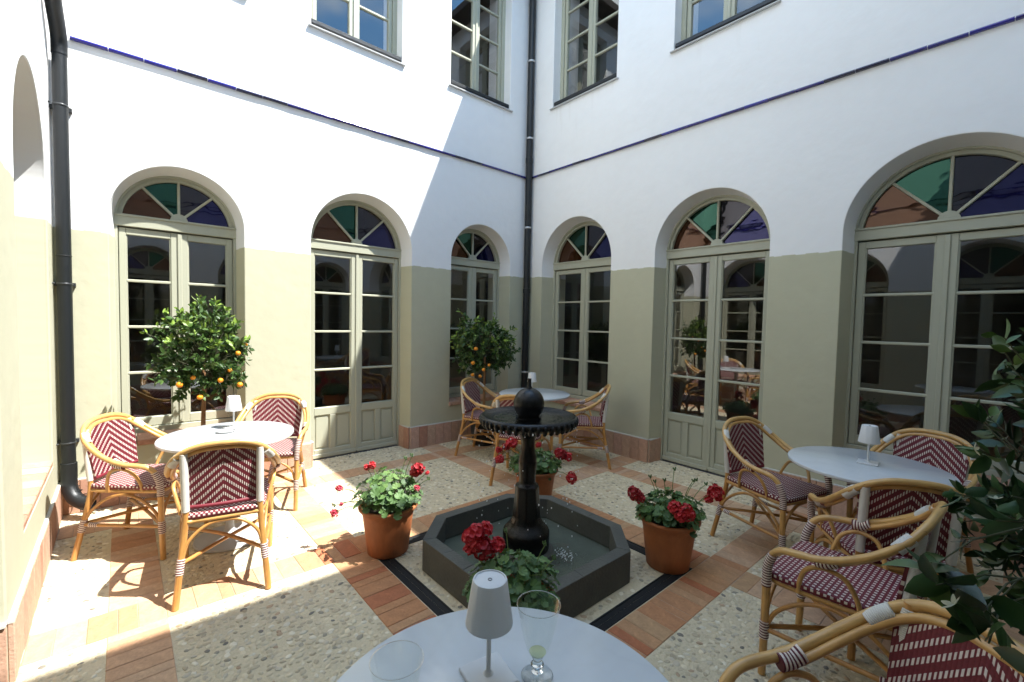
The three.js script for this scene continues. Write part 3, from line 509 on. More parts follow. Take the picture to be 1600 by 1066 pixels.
function makeChair() {
  const t = new THREE.Group(); t.name = 'rattan_armchair'; t.userData = { category: 'armchair' };
  const half = [[0, 0.832, -0.268], [0.09, 0.826, -0.264], [0.165, 0.798, -0.246], [0.222, 0.745, -0.205], [0.254, 0.682, -0.13], [0.266, 0.63, -0.04], [0.268, 0.602, 0.04], [0.264, 0.592, 0.11], [0.255, 0.578, 0.168], [0.244, 0.54, 0.208], [0.236, 0.485, 0.224], [0.231, 0.43, 0.228]];
  const full = [...mir(half.slice(1)).reverse(), ...half];
  mesh('top_rail', tube(full, (q) => 0.0148 + 0.0007 * Math.sin(q * 61) ** 8, 110, 12), M.rattanC, t);
  const half2 = [[0, 0.805, -0.254], [0.085, 0.80, -0.25], [0.152, 0.774, -0.232], [0.203, 0.724, -0.193], [0.233, 0.664, -0.122], [0.245, 0.612, -0.036], [0.2475, 0.586, 0.03]];
  mesh('lower_rail', tube([...mir(half2.slice(1)).reverse(), ...half2], 0.0125, 90, 10), M.rattan, t);
  for (const s of [1, -1]) {
    const m = (p) => (s > 0 ? p : mir(p));
    mesh('front_leg', tube(m([[0.231, 0.45, 0.228], [0.229, 0.3, 0.229], [0.226, 0.15, 0.231], [0.223, 0, 0.234]]), (q) => 0.0165 - 0.001 * q, 20, 11), M.rattan, t);
    mesh('rear_leg', tube(m([[0.172, 0.80, -0.242], [0.17, 0.62, -0.226], [0.169, 0.47, -0.212], [0.175, 0.36, -0.218], [0.19, 0.2, -0.247], [0.208, 0, -0.287]]), (q) => 0.0155, 36, 11), M.rattanB, t);
    mesh('upright_wrap', tube(m([[0.1715, 0.785, -0.2405], [0.17, 0.62, -0.226], [0.169, 0.475, -0.2125]]), 0.0185, 14, 12), M.whiteWrap, t);
    mesh('arm_loop', tube(m([[0.213, 0.415, 0.115], [0.222, 0.47, 0.108], [0.240, 0.53, 0.085], [0.246, 0.562, 0.04], [0.246, 0.566, 0.0], [0.240, 0.545, -0.05], [0.218, 0.47, -0.083], [0.205, 0.415, -0.09]]), 0.0095, 36, 9), M.rattan, t);
    mesh('side_brace', tube(m([[0.226, 0.225, 0.222], [0.222, 0.30, 0.185], [0.215, 0.37, 0.10], [0.208, 0.398, 0.0], [0.200, 0.37, -0.10], [0.192, 0.30, -0.19], [0.188, 0.235, -0.235]]), 0.009, 36, 8), M.rattanB, t);
    mesh('side_stretcher', tube(m([[0.228, 0.205, 0.23], [0.21, 0.207, 0], [0.19, 0.21, -0.245]]), 0.0105, 10, 8), M.rattanB, t);
    mesh('cross_stretcher', tube(m([[0.226, 0.215, 0.228], [0.01, 0.222 + 0.008 * s, -0.005], [-0.188, 0.215, -0.245]]), 0.0105, 12, 8), M.rattanB, t);
    mesh('arm_binding', tube(m([[0.2455, 0.546, 0.203], [0.2365, 0.49, 0.2235], [0.2315, 0.44, 0.228], [0.2305, 0.395, 0.2285]]), 0.0185, 16, 12), M.binding, t);
    mesh('leg_binding', tube(m([[0.2275, 0.24, 0.2298], [0.2262, 0.165, 0.231]]), 0.0192, 6, 12), M.binding, t);
    mesh('leg_binding', tube(m([[0.1865, 0.238, -0.240], [0.1935, 0.165, -0.2545]]), 0.0185, 6, 12), M.binding, t);
    mesh('stretcher_binding', tube(m([[0.194, 0.2095, -0.205], [0.198, 0.209, -0.155]]), 0.0135, 6, 10), M.binding, t);
    const rb = tube(m([[0.262, 0.622, -0.02], [0.2635, 0.604, 0.012], [0.2635, 0.598, 0.046]]), 0.0235, 8, 14); { const p = rb.attributes.position; for (let i = 0; i < p.count; i++) p.setX(i, p.getX(i) - s * 0.007); for (let i = 0; i < p.count; i++) p.setY(i, p.getY(i) - 0.007); } mesh('rail_binding', rb, M.binding, t);
    const wr = tube(m([[0.196, 0.764, -0.221], [0.214, 0.742, -0.202], [0.226, 0.718, -0.184]]), 0.0225, 8, 14); mesh('rail_wrap', wr, M.whiteWrap, t);
  }
  mesh('seat_frame', tube([[0.205, 0.418, 0.205], [0.14, 0.418, 0.222], [-0.14, 0.418, 0.222], [-0.205, 0.418, 0.205], [-0.205, 0.417, 0.1], [-0.178, 0.417, -0.19], [-0.12, 0.417, -0.212], [0.12, 0.417, -0.212], [0.178, 0.417, -0.19], [0.205, 0.417, 0.1]], 0.0125, 80, 9, true), M.rattan, t);
  mesh('front_brace', tube([[0.222, 0.225, 0.230], [0.19, 0.32, 0.228], [0.1, 0.39, 0.226], [0, 0.402, 0.225], [-0.1, 0.39, 0.226], [-0.19, 0.32, 0.228], [-0.222, 0.225, 0.230]], 0.009, 36, 8), M.rattanB, t);
  mesh('rear_brace', tube([[0.182, 0.235, -0.243], [0.155, 0.32, -0.228], [0.08, 0.385, -0.216], [0, 0.398, -0.214], [-0.08, 0.385, -0.216], [-0.155, 0.32, -0.228], [-0.182, 0.235, -0.243]], 0.009, 36, 8), M.rattanB, t);
  // seat: rounded trapezoid pad, a little dished
  const s = new THREE.Shape(); s.moveTo(-0.14, 0.235); s.lineTo(0.14, 0.235); s.bezierCurveTo(0.19, 0.235, 0.217, 0.225, 0.217, 0.18); s.bezierCurveTo(0.215, 0.1, 0.195, -0.08, 0.186, -0.16); s.bezierCurveTo(0.18, -0.205, 0.16, -0.217, 0.12, -0.217); s.lineTo(-0.12, -0.217); s.bezierCurveTo(-0.16, -0.217, -0.18, -0.205, -0.186, -0.16); s.bezierCurveTo(-0.195, -0.08, -0.215, 0.1, -0.217, 0.18); s.bezierCurveTo(-0.217, 0.225, -0.19, 0.235, -0.14, 0.235);
  const sg = new THREE.ExtrudeGeometry(s, { depth: 0.012, bevelEnabled: true, bevelSize: 0.010, bevelThickness: 0.009, bevelSegments: 3, curveSegments: 8 }); sg.rotateX(Math.PI / 2); sg.translate(0, 0.449, 0);
  const g2 = boxUV(sg); mesh('seat', toCreasedNormals(g2, 0.8), M.seat, t);
  // backrest panel, curved, with its top following the rail
  const NU = 20, NV = 12, pos = [], uv = [], idx = []; const th = 0.011;
  const pt = (u, v, o) => { const top = 0.812 - 0.058 * u * u - 0.014 * u ** 6, w = 0.172 + 0.020 * v, bot = 0.488; const y = bot + (top - bot) * v, x = u * w; return [x, y, -0.190 - 0.050 * (y - 0.49) / 0.32 - 0.016 * (1 - u * u) + o]; };
  for (const o of [th, 0]) for (let j = 0; j <= NV; j++) for (let i = 0; i <= NU; i++) { const p = pt(-1 + 2 * i / NU, j / NV, o); pos.push(...p); uv.push(p[0] / BW + 0.5, (p[1] - 0.45) / BH); }
  const W = NU + 1, K = W * (NV + 1);
  for (let j = 0; j < NV; j++) for (let i = 0; i < NU; i++) { const a = j * W + i, b = a + W; idx.push(a, a + 1, b, b, a + 1, b + 1, K + a, K + b, K + a + 1, K + b, K + b + 1, K + a + 1); }
  const edge = (a, b) => idx.push(a, K + a, b, b, K + a, K + b);
  for (let i = 0; i < NU; i++) { edge(i + 1, i); edge(NV * W + i, NV * W + i + 1); } for (let j = 0; j < NV; j++) { edge(j * W, (j + 1) * W); edge((j + 1) * W + NU, j * W + NU); }
  let bg = new THREE.BufferGeometry(); bg.setAttribute('position', new THREE.Float32BufferAttribute(pos, 3)); bg.setAttribute('uv', new THREE.Float32BufferAttribute(uv, 2)); bg.setIndex(idx); bg.computeVertexNormals(); bg = toCreasedNormals(bg, 0.9);
  mesh('backrest', bg, M.back, t);
  mesh('back_bar', tube([[-0.172, 0.488, -0.188], [-0.09, 0.486, -0.198], [0, 0.485, -0.203], [0.09, 0.486, -0.198], [0.172, 0.488, -0.188]], 0.012, 16, 10), M.redBar, t);
  return t;
}
const chairProto = makeChair();
function placeChair(x, z, turn, label, group, first) {
  const c = first ? chairProto : chairProto.clone(); c.name = numbered('rattan_armchair'); c.position.set(x, 0, z); c.rotation.set(0, turn, 0); c.userData = { label, category: 'armchair', group }; scene.add(c); return c;
}
const GL = 'armchairs round the sunlit left table', GB = 'armchairs round the table behind the fountain', GR = 'armchairs round the right-hand table', GN = 'armchairs in the near right corner';
placeChair(-3.84, 1.62, 2.937, 'sunlit armchair turned with its back to the viewer at the left table', GL, true);
placeChair(-4.17, 0.9, 0.94, 'sunlit armchair between the left drainpipe and the round table', GL);
placeChair(-3.39, 0.665, -0.448, 'armchair between the left table and the glazed door, facing the viewer', GL);
placeChair(-1.21, 0.715, 0.44, 'armchair under the shaded orange tree at the table behind the fountain', GB);
placeChair(-1.42, 1.52, 2.1, 'armchair half hidden behind the fountain bowl, its back to the viewer', GB);
placeChair(-0.545, 1.53, -2.45, 'armchair seen side-on to the right of the fountain by the corner table', GB);
placeChair(-1.0, 3.55, -0.27, 'armchair in front of the right-hand door beside the geranium pot', GR);
placeChair(-0.56, 4.2, -1.8, 'armchair behind the right-hand table under the large window', GR);
placeChair(-1.46, 4.2, 2.12, 'armchair with its back to the viewer in front of the right-hand table', GR);
placeChair(-2.0, 4.18, 3.12, 'armchair with dotted seat seen from its side in front of the right-hand table', GN);
placeChair(-3.07, 4.46, -2.2, 'nearest armchair cut off by the bottom right edge under the orange tree', GN);

// ---------------------------------------------------------------- tables
const marbleTex = colorTex(512, 512, (u, v) => { const n = tfbm(u, v, 4, 8, 6), w = Math.abs(tfbm(u, v, 3, 15, 5)); const g = 0.62 + 0.06 * n - 0.022 * Math.exp(-w * 26); return [g * 0.96, g, g * 1.02]; });
M.marble = new THREE.MeshPhysicalMaterial({ map: rep(marbleTex, 1.3, 1.3), roughness: 0.16 });
M.castIron = std([0.42, 0.42, 0.41], 0.5, { bumpMap: rep(noiseBump, 3, 3), bumpScale: 0.001 });
const TY = 0.71;
function makeTable() {
  const t = new THREE.Group(); t.name = 'bistro_table'; t.userData = { category: 'table' };
  const r = 0.39; const top = lathe([[0, TY - 0.022], [r - 0.004, TY - 0.022], [r, TY - 0.017], [r, TY - 0.006], [r - 0.003, TY - 0.002], [r - 0.008, TY], [0, TY]], 96); const p = top.attributes.position, u = top.attributes.uv; for (let i = 0; i < p.count; i++) u.setXY(i, p.getX(i), p.getZ(i));
  mesh('tabletop', toCreasedNormals(top, 0.5), M.marble, t);
  mesh('column', lathe([[0.055, 0.03], [0.05, 0.045], [0.03, 0.06], [0.026, 0.09], [0.026, 0.62], [0.03, 0.64], [0.05, 0.655], [0.05, 0.67]], 28), M.castIron, t);
  mesh('foot_plate', toCreasedNormals(lathe([[0, 0.0], [0.20, 0.0], [0.205, 0.006], [0.20, 0.014], [0.12, 0.022], [0.06, 0.034], [0, 0.034]], 56), 0.6), M.castIron, t);
  mesh('support', merge([box(-0.24, 0.24, TY - 0.045, TY - 0.0225, -0.02, 0.02, 0.003), box(-0.02, 0.02, TY - 0.0455, TY - 0.023, -0.24, 0.24, 0.003)]), M.castIron, t);
  return t;
}
const tableProto = makeTable();
[[-3.755, 1.16, 0.3, 'round white marble table in full sun at the left'], [-0.85, 1.08, 1.2, 'round marble table in the far corner behind the fountain'], [-1.03, 4.05, 2.2, 'round marble table in shade at the right, seen nearly edge-on'], [-3.745, 4.005, 0.8, 'nearest round marble table with drinking glasses, cut off at the bottom edge']].forEach(([x, z, a, label], i) => {
  const t = i ? tableProto.clone() : tableProto; t.name = numbered('bistro_table'); t.position.set(x, 0, z); t.rotation.set(0, a, 0); t.userData = { label, category: 'table', group: 'round marble tables' }; scene.add(t);
});
// cordless lamps
M.lampWhite = std([0.70, 0.70, 0.69], 0.5);
function makeLamp() {
  const t = new THREE.Group(); t.name = 'table_lamp'; t.userData = { category: 'lamp' };
  const base = new RoundedBoxGeometry(0.10, 0.008, 0.10, 3, 0.0035); base.translate(0, 0.0045, 0); mesh('base', base, M.lampWhite, t);
  mesh('stem', lathe([[0.012, 0.0085], [0.009, 0.012], [0.0052, 0.016], [0.0052, 0.14], [0, 0.14]], 20), M.lampWhite, t);
  mesh('shade', toCreasedNormals(lathe([[0.0495, 0.124], [0.0520, 0.124], [0.0525, 0.126], [0.0385, 0.220], [0.037, 0.2235], [0.034, 0.2245], [0.033, 0.2215], [0, 0.2215], [0, 0.2185], [0.035, 0.2185], [0.0495, 0.124]], 48), 0.5), M.lampWhite, t);
  const k = new THREE.TorusGeometry(0.0042, 0.0007, 6, 24); k.rotateX(Math.PI / 2); k.translate(0, 0.2223, 0); mesh('button', k, std([0.12, 0.12, 0.13], 0.5), t);
  return t;
}
const lampProto = makeLamp();
[[-3.70, 0.99, 0.4, 'small white lamp on the sunlit left table'], [-0.87, 1.06, 0.9, 'small white lamp on the table behind the fountain'], [-0.996, 4.051, 0.1, 'white lamp standing on the shaded right-hand table'], [-3.684, 3.876, 1.4, 'white cordless lamp on the nearest table at the bottom edge']].forEach(([x, z, a, label], i) => {
  const t = i ? lampProto.clone() : lampProto; t.name = numbered('table_lamp'); t.position.set(x, TY, z); t.rotation.set(0, a, 0); t.userData = { label, category: 'lamp', group: 'white table lamps' }; scene.add(t);
});
// drinking glasses and ashtray
M.thinGlass = new THREE.MeshPhysicalMaterial({ color: new THREE.Color().setRGB(0.95, 0.97, 0.955), roughness: 0.01, transmission: 1, thickness: 0, ior: 1.5 });
M.tumbler = new THREE.MeshPhysicalMaterial({ color: new THREE.Color().setRGB(0.97, 0.985, 0.975), roughness: 0.01, transmission: 1, thickness: 0.003, ior: 1.35 });
function goblet(x, z, label, drink) {
  const t = thing('goblet', label, 'glass', [x, TY, z], 0);
  mesh('bowl', lathe([[0.004, 0.046], [0.012, 0.0475], [0.0185, 0.054], [0.0245, 0.066], [0.032, 0.09], [0.040, 0.125], [0.046, 0.155], [0.048, 0.167]], 56), M.thinGlass, t);
  const lip = new THREE.TorusGeometry(0.048, 0.0009, 8, 56); lip.rotateX(Math.PI / 2); lip.translate(0, 0.167, 0); mesh('lip', lip, M.tumbler, t);
  mesh('stem', toCreasedNormals(lathe([[0, 0.001], [0.034, 0.001], [0.0355, 0.004], [0.03, 0.009], [0.013, 0.014], [0.009, 0.02], [0.014, 0.027], [0.0145, 0.031], [0.009, 0.037], [0.010, 0.042], [0.012, 0.0455], [0, 0.0455]], 40), 0.7), M.tumbler, t);
  if (drink) mesh('drink', lathe([[0, 0.0485], [0.010, 0.049], [0.0165, 0.0545], [0.019, 0.0585], [0, 0.059]], 32), new THREE.MeshPhysicalMaterial({ color: new THREE.Color().setRGB(0.78, 0.80, 0.55), roughness: 0.05, transmission: 0.6, thickness: 0, ior: 1.33 }), t);
}
goblet(-3.600, 3.945, 'clear stemmed glass with a little green drink right of the near lamp', true);
goblet(-3.915, 3.895, 'clear glass at the bottom edge left of the near lamp', false);
{ const t = thing('ashtray', 'small grey dish on the sunlit left table beside the lamp', 'ashtray', [-3.765, TY, 1.1]); mesh('dish', toCreasedNormals(lathe([[0, 0.001], [0.05, 0.001], [0.056, 0.004], [0.058, 0.011], [0.055, 0.012], [0.051, 0.006], [0, 0.004]], 40), 0.6), std([0.3, 0.3, 0.3], 0.5), t); }

// ---------------------------------------------------------------- plants
rnd = mulberry(31);
const leafMat = (c, tr = 0.35, r = 0.55) => new THREE.MeshPhysicalMaterial({ color: new THREE.Color().setRGB(...c), roughness: r, transmission: tr, thickness: 0, ior: 1.45 });
// a pointed leaf along +y, folded along its midrib; 12 triangles
function leafGeo(L, W, fold = 0.25, curl = 0.15) {
  const pr = [[0, 0.04], [0.18, 0.62], [0.42, 1], [0.68, 0.82], [0.88, 0.38], [1, 0]], pos = [], uv = [], idx = [];
  for (const [t, w] of pr) for (const s of [-1, 0, 1]) { const x = s * w * W / 2; pos.push(x, t * L, Math.abs(x) * fold - curl * L * t * t); uv.push(0.5 + s * w / 2, t); }
  for (let k = 0; k < pr.length - 1; k++) for (const s of [0, 1]) { const a = k * 3 + s, b = a + 3; idx.push(a, a + 1, b, b, a + 1, b + 1); }
  const g = new THREE.BufferGeometry(); g.setAttribute('position', new THREE.Float32BufferAttribute(pos, 3)); g.setAttribute('uv', new THREE.Float32BufferAttribute(uv, 2)); g.setIndex(idx); g.computeVertexNormals(); return g;
}
const UP = V(0, 1, 0);
function orient(o, p, dir, roll, sc) { o.position.copy(p); o.quaternion.setFromUnitVectors(UP, dir.clone().normalize()); o.rotateY(roll); o.scale.setScalar(sc); }
// an orange tree in a black pot. Leaves sit in whorls along twigs that end at the crown's surface
function orangeTree(label, [x, z], o) {
  const t = thing('orange_tree', label, 'tree', [x, 0, z], 0, 'potted orange trees');
  const c = V(...o.c);
  const potH = o.potH || 0.3;
  mesh('pot', toCreasedNormals(lathe([[0, 0], [0.13, 0], [0.135, 0.01], [0.17, potH - 0.03], [0.178, potH - 0.03], [0.18, potH - 0.025], [0.18, potH - 0.004], [0.176, potH], [0.166, potH], [0.163, potH - 0.03], [0, potH - 0.035]], 40), 0.6), M.black, t);
  const sg = new THREE.CircleGeometry(0.164, 24); sg.rotateX(-Math.PI / 2); sg.translate(0, potH - 0.025, 0); mesh('soil', sg, std([0.06, 0.045, 0.03], 0.95, { bumpMap: rep(roughBump, 3, 3), bumpScale: 0.02 }), t);
  mesh('trunk', tube([[0.006, potH - 0.04, 0], [-0.006, (potH + c.y - o.r[1]) / 2, 0.005], [0.004, c.y - o.r[1] * 0.75, -0.004], [c.x * 0.5, c.y - 0.25 * o.r[1], c.z * 0.5]], (q) => 0.019 - 0.006 * q, 24, 10), std([0.30, 0.165, 0.075], 0.85, { bumpMap: rep(roughBump, 2, 6), bumpScale: 0.006 }), t);
  const limbs = [], leaves = [], limbM = std([0.06, 0.065, 0.03], 0.85);
  const tips = o.sprays || [];
  for (let k = 0; k < o.twigs + tips.length; k++) {
    // twig tip on an uneven ellipsoid
    const u = R(-0.86, 1), a = R(0, 6.283), q = Math.sqrt(1 - u * u); const dir = V(q * Math.cos(a), u, q * Math.sin(a));
    const lump = 1 + 0.7 * fbm(dir.x * 1.9 + o.seed, dir.y * 1.9, dir.z * 1.9, 2) + R(-0.2, 0.1) + (rnd() < 0.14 ? R(0.06, 0.26) : 0) + (o.flare || 0) * dir.y;
    const tip = V(c.x + dir.x * o.r[0] * lump, c.y + dir.y * o.r[1] * lump, c.z + dir.z * o.r[2] * lump);
    const sp = k >= o.twigs; if (sp) tip.set(tips[k - o.twigs][0] - x, tips[k - o.twigs][1], tips[k - o.twigs][2] - z);
    const root = V(c.x + dir.x * o.r[0] * 0.25, c.y - 0.25 * o.r[1] + dir.y * o.r[1] * 0.3, c.z + dir.z * o.r[2] * 0.25);
    const mid = root.clone().lerp(tip, sp ? 0.8 : 0.55).add(V(R(-0.03, 0.03), R(0, 0.04), R(-0.03, 0.03)));
    limbs.push(tube([root, mid, tip], (s) => 0.004 - 0.0028 * s, 5, 4, false, false));
    const out = tip.clone().sub(mid).normalize(), n = sp ? 5 : Math.round(R(o.per[0], o.per[1]));
    for (let j = 0; j < n; j++) {
      const f = 1 - Math.pow(rnd(), 1.3) * (sp ? 0.5 : 0.95); const P = mid.clone().lerp(tip, f); P.add(V(R(-0.006, 0.006), R(-0.006, 0.006), R(-0.006, 0.006)));
      const b = j * 2.4 + R(-0.4, 0.4), s1 = out.clone().cross(Math.abs(out.y) > 0.9 ? V(1, 0, 0) : UP).normalize(), s2 = out.clone().cross(s1);
      const d = s1.multiplyScalar(Math.cos(b)).add(s2.multiplyScalar(Math.sin(b))).add(out.clone().multiplyScalar(R(0.3, 1.1))); d.y += R(-0.25, 0.35);
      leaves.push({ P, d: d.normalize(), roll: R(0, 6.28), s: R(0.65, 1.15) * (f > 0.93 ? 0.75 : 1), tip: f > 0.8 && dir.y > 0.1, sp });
    }
  }
  mesh('limbs', merge(limbs), limbM, t);
  const eye = V(-4.287 - x, 1.5, 4.624 - z);
  leaves.forEach((l) => (l.k = l.P.distanceTo(eye))); leaves.sort((a, b) => a.k - b.k);
  const lg = o.leaf, mats = o.mats, near = leaves.slice(0, 300), far = leaves.slice(300);
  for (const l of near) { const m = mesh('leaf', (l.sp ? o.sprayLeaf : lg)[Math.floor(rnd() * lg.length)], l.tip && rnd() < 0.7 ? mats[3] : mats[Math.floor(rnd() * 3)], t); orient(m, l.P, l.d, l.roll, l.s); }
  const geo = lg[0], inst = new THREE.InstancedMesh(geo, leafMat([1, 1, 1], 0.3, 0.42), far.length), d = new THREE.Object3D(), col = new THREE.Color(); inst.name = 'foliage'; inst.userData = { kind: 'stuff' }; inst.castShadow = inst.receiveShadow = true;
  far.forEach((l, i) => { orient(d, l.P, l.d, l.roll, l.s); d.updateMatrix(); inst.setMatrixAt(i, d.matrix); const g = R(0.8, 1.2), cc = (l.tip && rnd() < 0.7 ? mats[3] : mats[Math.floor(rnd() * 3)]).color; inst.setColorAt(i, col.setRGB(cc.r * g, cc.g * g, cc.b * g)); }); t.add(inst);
  const og = new THREE.SphereGeometry(0.0225, 18, 14); og.scale(1, 0.93, 1); const om = std([0.78, 0.27, 0.012], 0.45, { bumpMap: rep(roughBump, 4, 3), bumpScale: 0.0008 });
  for (const [ox, oy, oz, s] of o.fruit) { const m = mesh('orange', og, om, t); m.position.set(ox, oy, oz); m.scale.setScalar(s || 1); }
  if (o.blossom) { const pg = leafGeo(0.020, 0.010, 0.3, -0.3), bm = leafMat([0.42, 0.42, 0.28], 0.3, 0.6); const fl = []; const dd = new THREE.Object3D(); for (let k = 0; k < 5; k++) { dd.rotation.set(0.75, 0, 0); dd.position.set(0, 0, 0); const g = pg.clone(); g.rotateX(0.9); g.rotateY(k * 1.257); fl.push(g); } const fg = merge(fl); for (const [ox, oy, oz] of o.blossom) { const m = mesh('blossom', fg, bm, t); m.position.set(ox, oy, oz); m.rotation.set(R(-1, 1), R(0, 6), R(-1, 1)); m.scale.setScalar(R(0.6, 0.95)); } }
  return t;
}
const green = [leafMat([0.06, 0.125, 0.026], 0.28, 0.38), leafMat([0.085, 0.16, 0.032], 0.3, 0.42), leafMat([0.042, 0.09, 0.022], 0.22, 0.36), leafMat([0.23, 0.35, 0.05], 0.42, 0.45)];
const leafSet = [leafGeo(0.06, 0.026), leafGeo(0.05, 0.023, 0.35, 0.3), leafGeo(0.068, 0.026, 0.15, 0.05)];
orangeTree('sunlit potted orange tree behind the left table', [-3.80, 0.34], { c: [0, 1.20, 0.02], r: [0.29, 0.38, 0.26], twigs: 300, per: [8, 12], seed: 3, flare: 0.1, leaf: leafSet, mats: green, fruit: [[0.21, 1.20, 0.17, 0.85], [0.23, 0.94, 0.12], [-0.17, 0.98, 0.20], [-0.05, 0.88, 0.23, 0.9], [0.08, 1.0, 0.24, 0.85], [-0.09, 1.03, 0.22, 0.75], [0.15, 1.07, 0.2, 0.75], [0.28, 1.26, 0.08, 0.75]] });
orangeTree('shaded potted orange tree in the corner behind the fountain', [-0.97, 0.33], { c: [0, 1.14, 0.0], r: [0.40, 0.32, 0.27], twigs: 300, per: [8, 12], seed: 11, flare: 0.22, leaf: leafSet, mats: green, fruit: [[-0.30, 1.18, 0.22], [-0.33, 1.02, 0.21], [-0.21, 0.94, 0.25, 0.9], [-0.13, 0.99, 0.25, 0.8], [-0.31, 0.88, 0.18, 0.9], [-0.22, 0.86, 0.2, 0.9]] });
const bigLeaf = [leafGeo(0.08, 0.038, 0.3, 0.1), leafGeo(0.07, 0.036, 0.4, 0.25), leafGeo(0.088, 0.04, 0.2, 0.02)];
const midLeaf = [leafGeo(0.062, 0.028, 0.3, 0.15), leafGeo(0.054, 0.026, 0.4, 0.3), leafGeo(0.07, 0.03, 0.2, 0.05)];
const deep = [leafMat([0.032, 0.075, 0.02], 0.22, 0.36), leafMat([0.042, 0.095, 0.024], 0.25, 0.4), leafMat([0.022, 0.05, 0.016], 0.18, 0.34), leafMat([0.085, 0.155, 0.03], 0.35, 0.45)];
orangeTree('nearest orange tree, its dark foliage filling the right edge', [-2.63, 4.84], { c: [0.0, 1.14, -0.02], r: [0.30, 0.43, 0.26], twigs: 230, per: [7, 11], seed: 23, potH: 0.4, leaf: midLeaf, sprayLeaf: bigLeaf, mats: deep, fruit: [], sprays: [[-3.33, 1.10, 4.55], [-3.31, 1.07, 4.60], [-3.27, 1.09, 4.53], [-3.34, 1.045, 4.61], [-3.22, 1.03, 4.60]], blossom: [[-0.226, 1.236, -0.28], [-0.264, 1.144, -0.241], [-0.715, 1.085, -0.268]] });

// geraniums in clay pots
const scallop = (() => { // a round lobed leaf lying in the xz plane, stalk at the origin
  const make = (r, cup) => { const n = 28, pos = [0, 0, 0], idx = []; for (let k = 0; k <= n; k++) { const a = -Math.PI / 2 + 0.25 + (2 * Math.PI - 0.5) * k / n; const q = r * (0.86 + 0.14 * Math.abs(Math.sin(a * 3.5 + 0.6))) * (1 - 0.05 * (k % 2)); pos.push(q * Math.cos(a), cup * q * q / r + 0.05 * r * Math.sin(a * 7), q * Math.sin(a) + r * 0.25); if (k) idx.push(0, k + 1, k); } const g = new THREE.BufferGeometry(); g.setAttribute('position', new THREE.Float32BufferAttribute(pos, 3)); g.setIndex(idx); g.computeVertexNormals(); g.setAttribute('uv', new THREE.Float32BufferAttribute(new Float32Array(pos.length / 3 * 2), 2)); return g; };
  return [make(0.034, 0.35), make(0.03, 0.1), make(0.026, 0.5)];
})();
const gerMats = [leafMat([0.085, 0.17, 0.04], 0.32, 0.6), leafMat([0.11, 0.215, 0.05], 0.35, 0.6), leafMat([0.06, 0.125, 0.035], 0.3, 0.6), leafMat([0.15, 0.26, 0.06], 0.4, 0.6)];
const potMat = new THREE.MeshStandardMaterial({ color: new THREE.Color().setRGB(0.46, 0.155, 0.055), roughness: 0.62, map: rep(clayTex, 2, 1), bumpMap: rep(noiseBump, 3, 2), bumpScale: 0.002 });
const potGeo = toCreasedNormals(lathe([[0, 0.004], [0.118, 0.004], [0.124, 0.0], [0.128, 0.004], [0.138, 0.08], [0.149, 0.17], [0.157, 0.235], [0.163, 0.262], [0.174, 0.278], [0.184, 0.288], [0.187, 0.296], [0.185, 0.304], [0.178, 0.308], [0.170, 0.306], [0.160, 0.295], [0.152, 0.262], [0, 0.262]], 56), 0.9);
const floret = (() => { const pg = []; for (let k = 0; k < 5; k++) { const g = new THREE.PlaneGeometry(0.0135, 0.013, 1, 1); g.translate(0, 0.0075, 0); g.rotateX(0.95 + 0.2 * (k % 2)); g.rotateY(k * 1.2566); pg.push(g); } return merge(pg); })();
const redM = [[0.55, 0.012, 0.018], [0.42, 0.006, 0.014], [0.62, 0.02, 0.03], [0.62, 0.05, 0.1]].map((c) => new THREE.MeshPhysicalMaterial({ color: new THREE.Color().setRGB(...c), roughness: 0.6, transmission: 0.3, thickness: 0 }));
function headGeo(r, n) { const gs = [], d = new THREE.Object3D(); for (let k = 0; k < n; k++) { const y = 1 - 1.75 * (k + 0.5) / n, a = k * 2.39996, q = Math.sqrt(Math.max(0, 1 - y * y)); const dir = V(q * Math.cos(a), y, q * Math.sin(a)); d.position.copy(dir.clone().multiplyScalar(r * R(0.6, 1.1))); d.quaternion.setFromUnitVectors(UP, dir.clone().add(V(R(-0.4, 0.4), R(-0.3, 0.3), R(-0.4, 0.4))).normalize()); d.rotateY(R(0, 6)); d.scale.setScalar(R(0.75, 1.15) * r / 0.034); d.updateMatrix(); gs.push(floret.clone().applyMatrix4(d.matrix)); } return merge(gs); }
const heads = [headGeo(0.034, 46), headGeo(0.034, 40), headGeo(0.034, 30)];
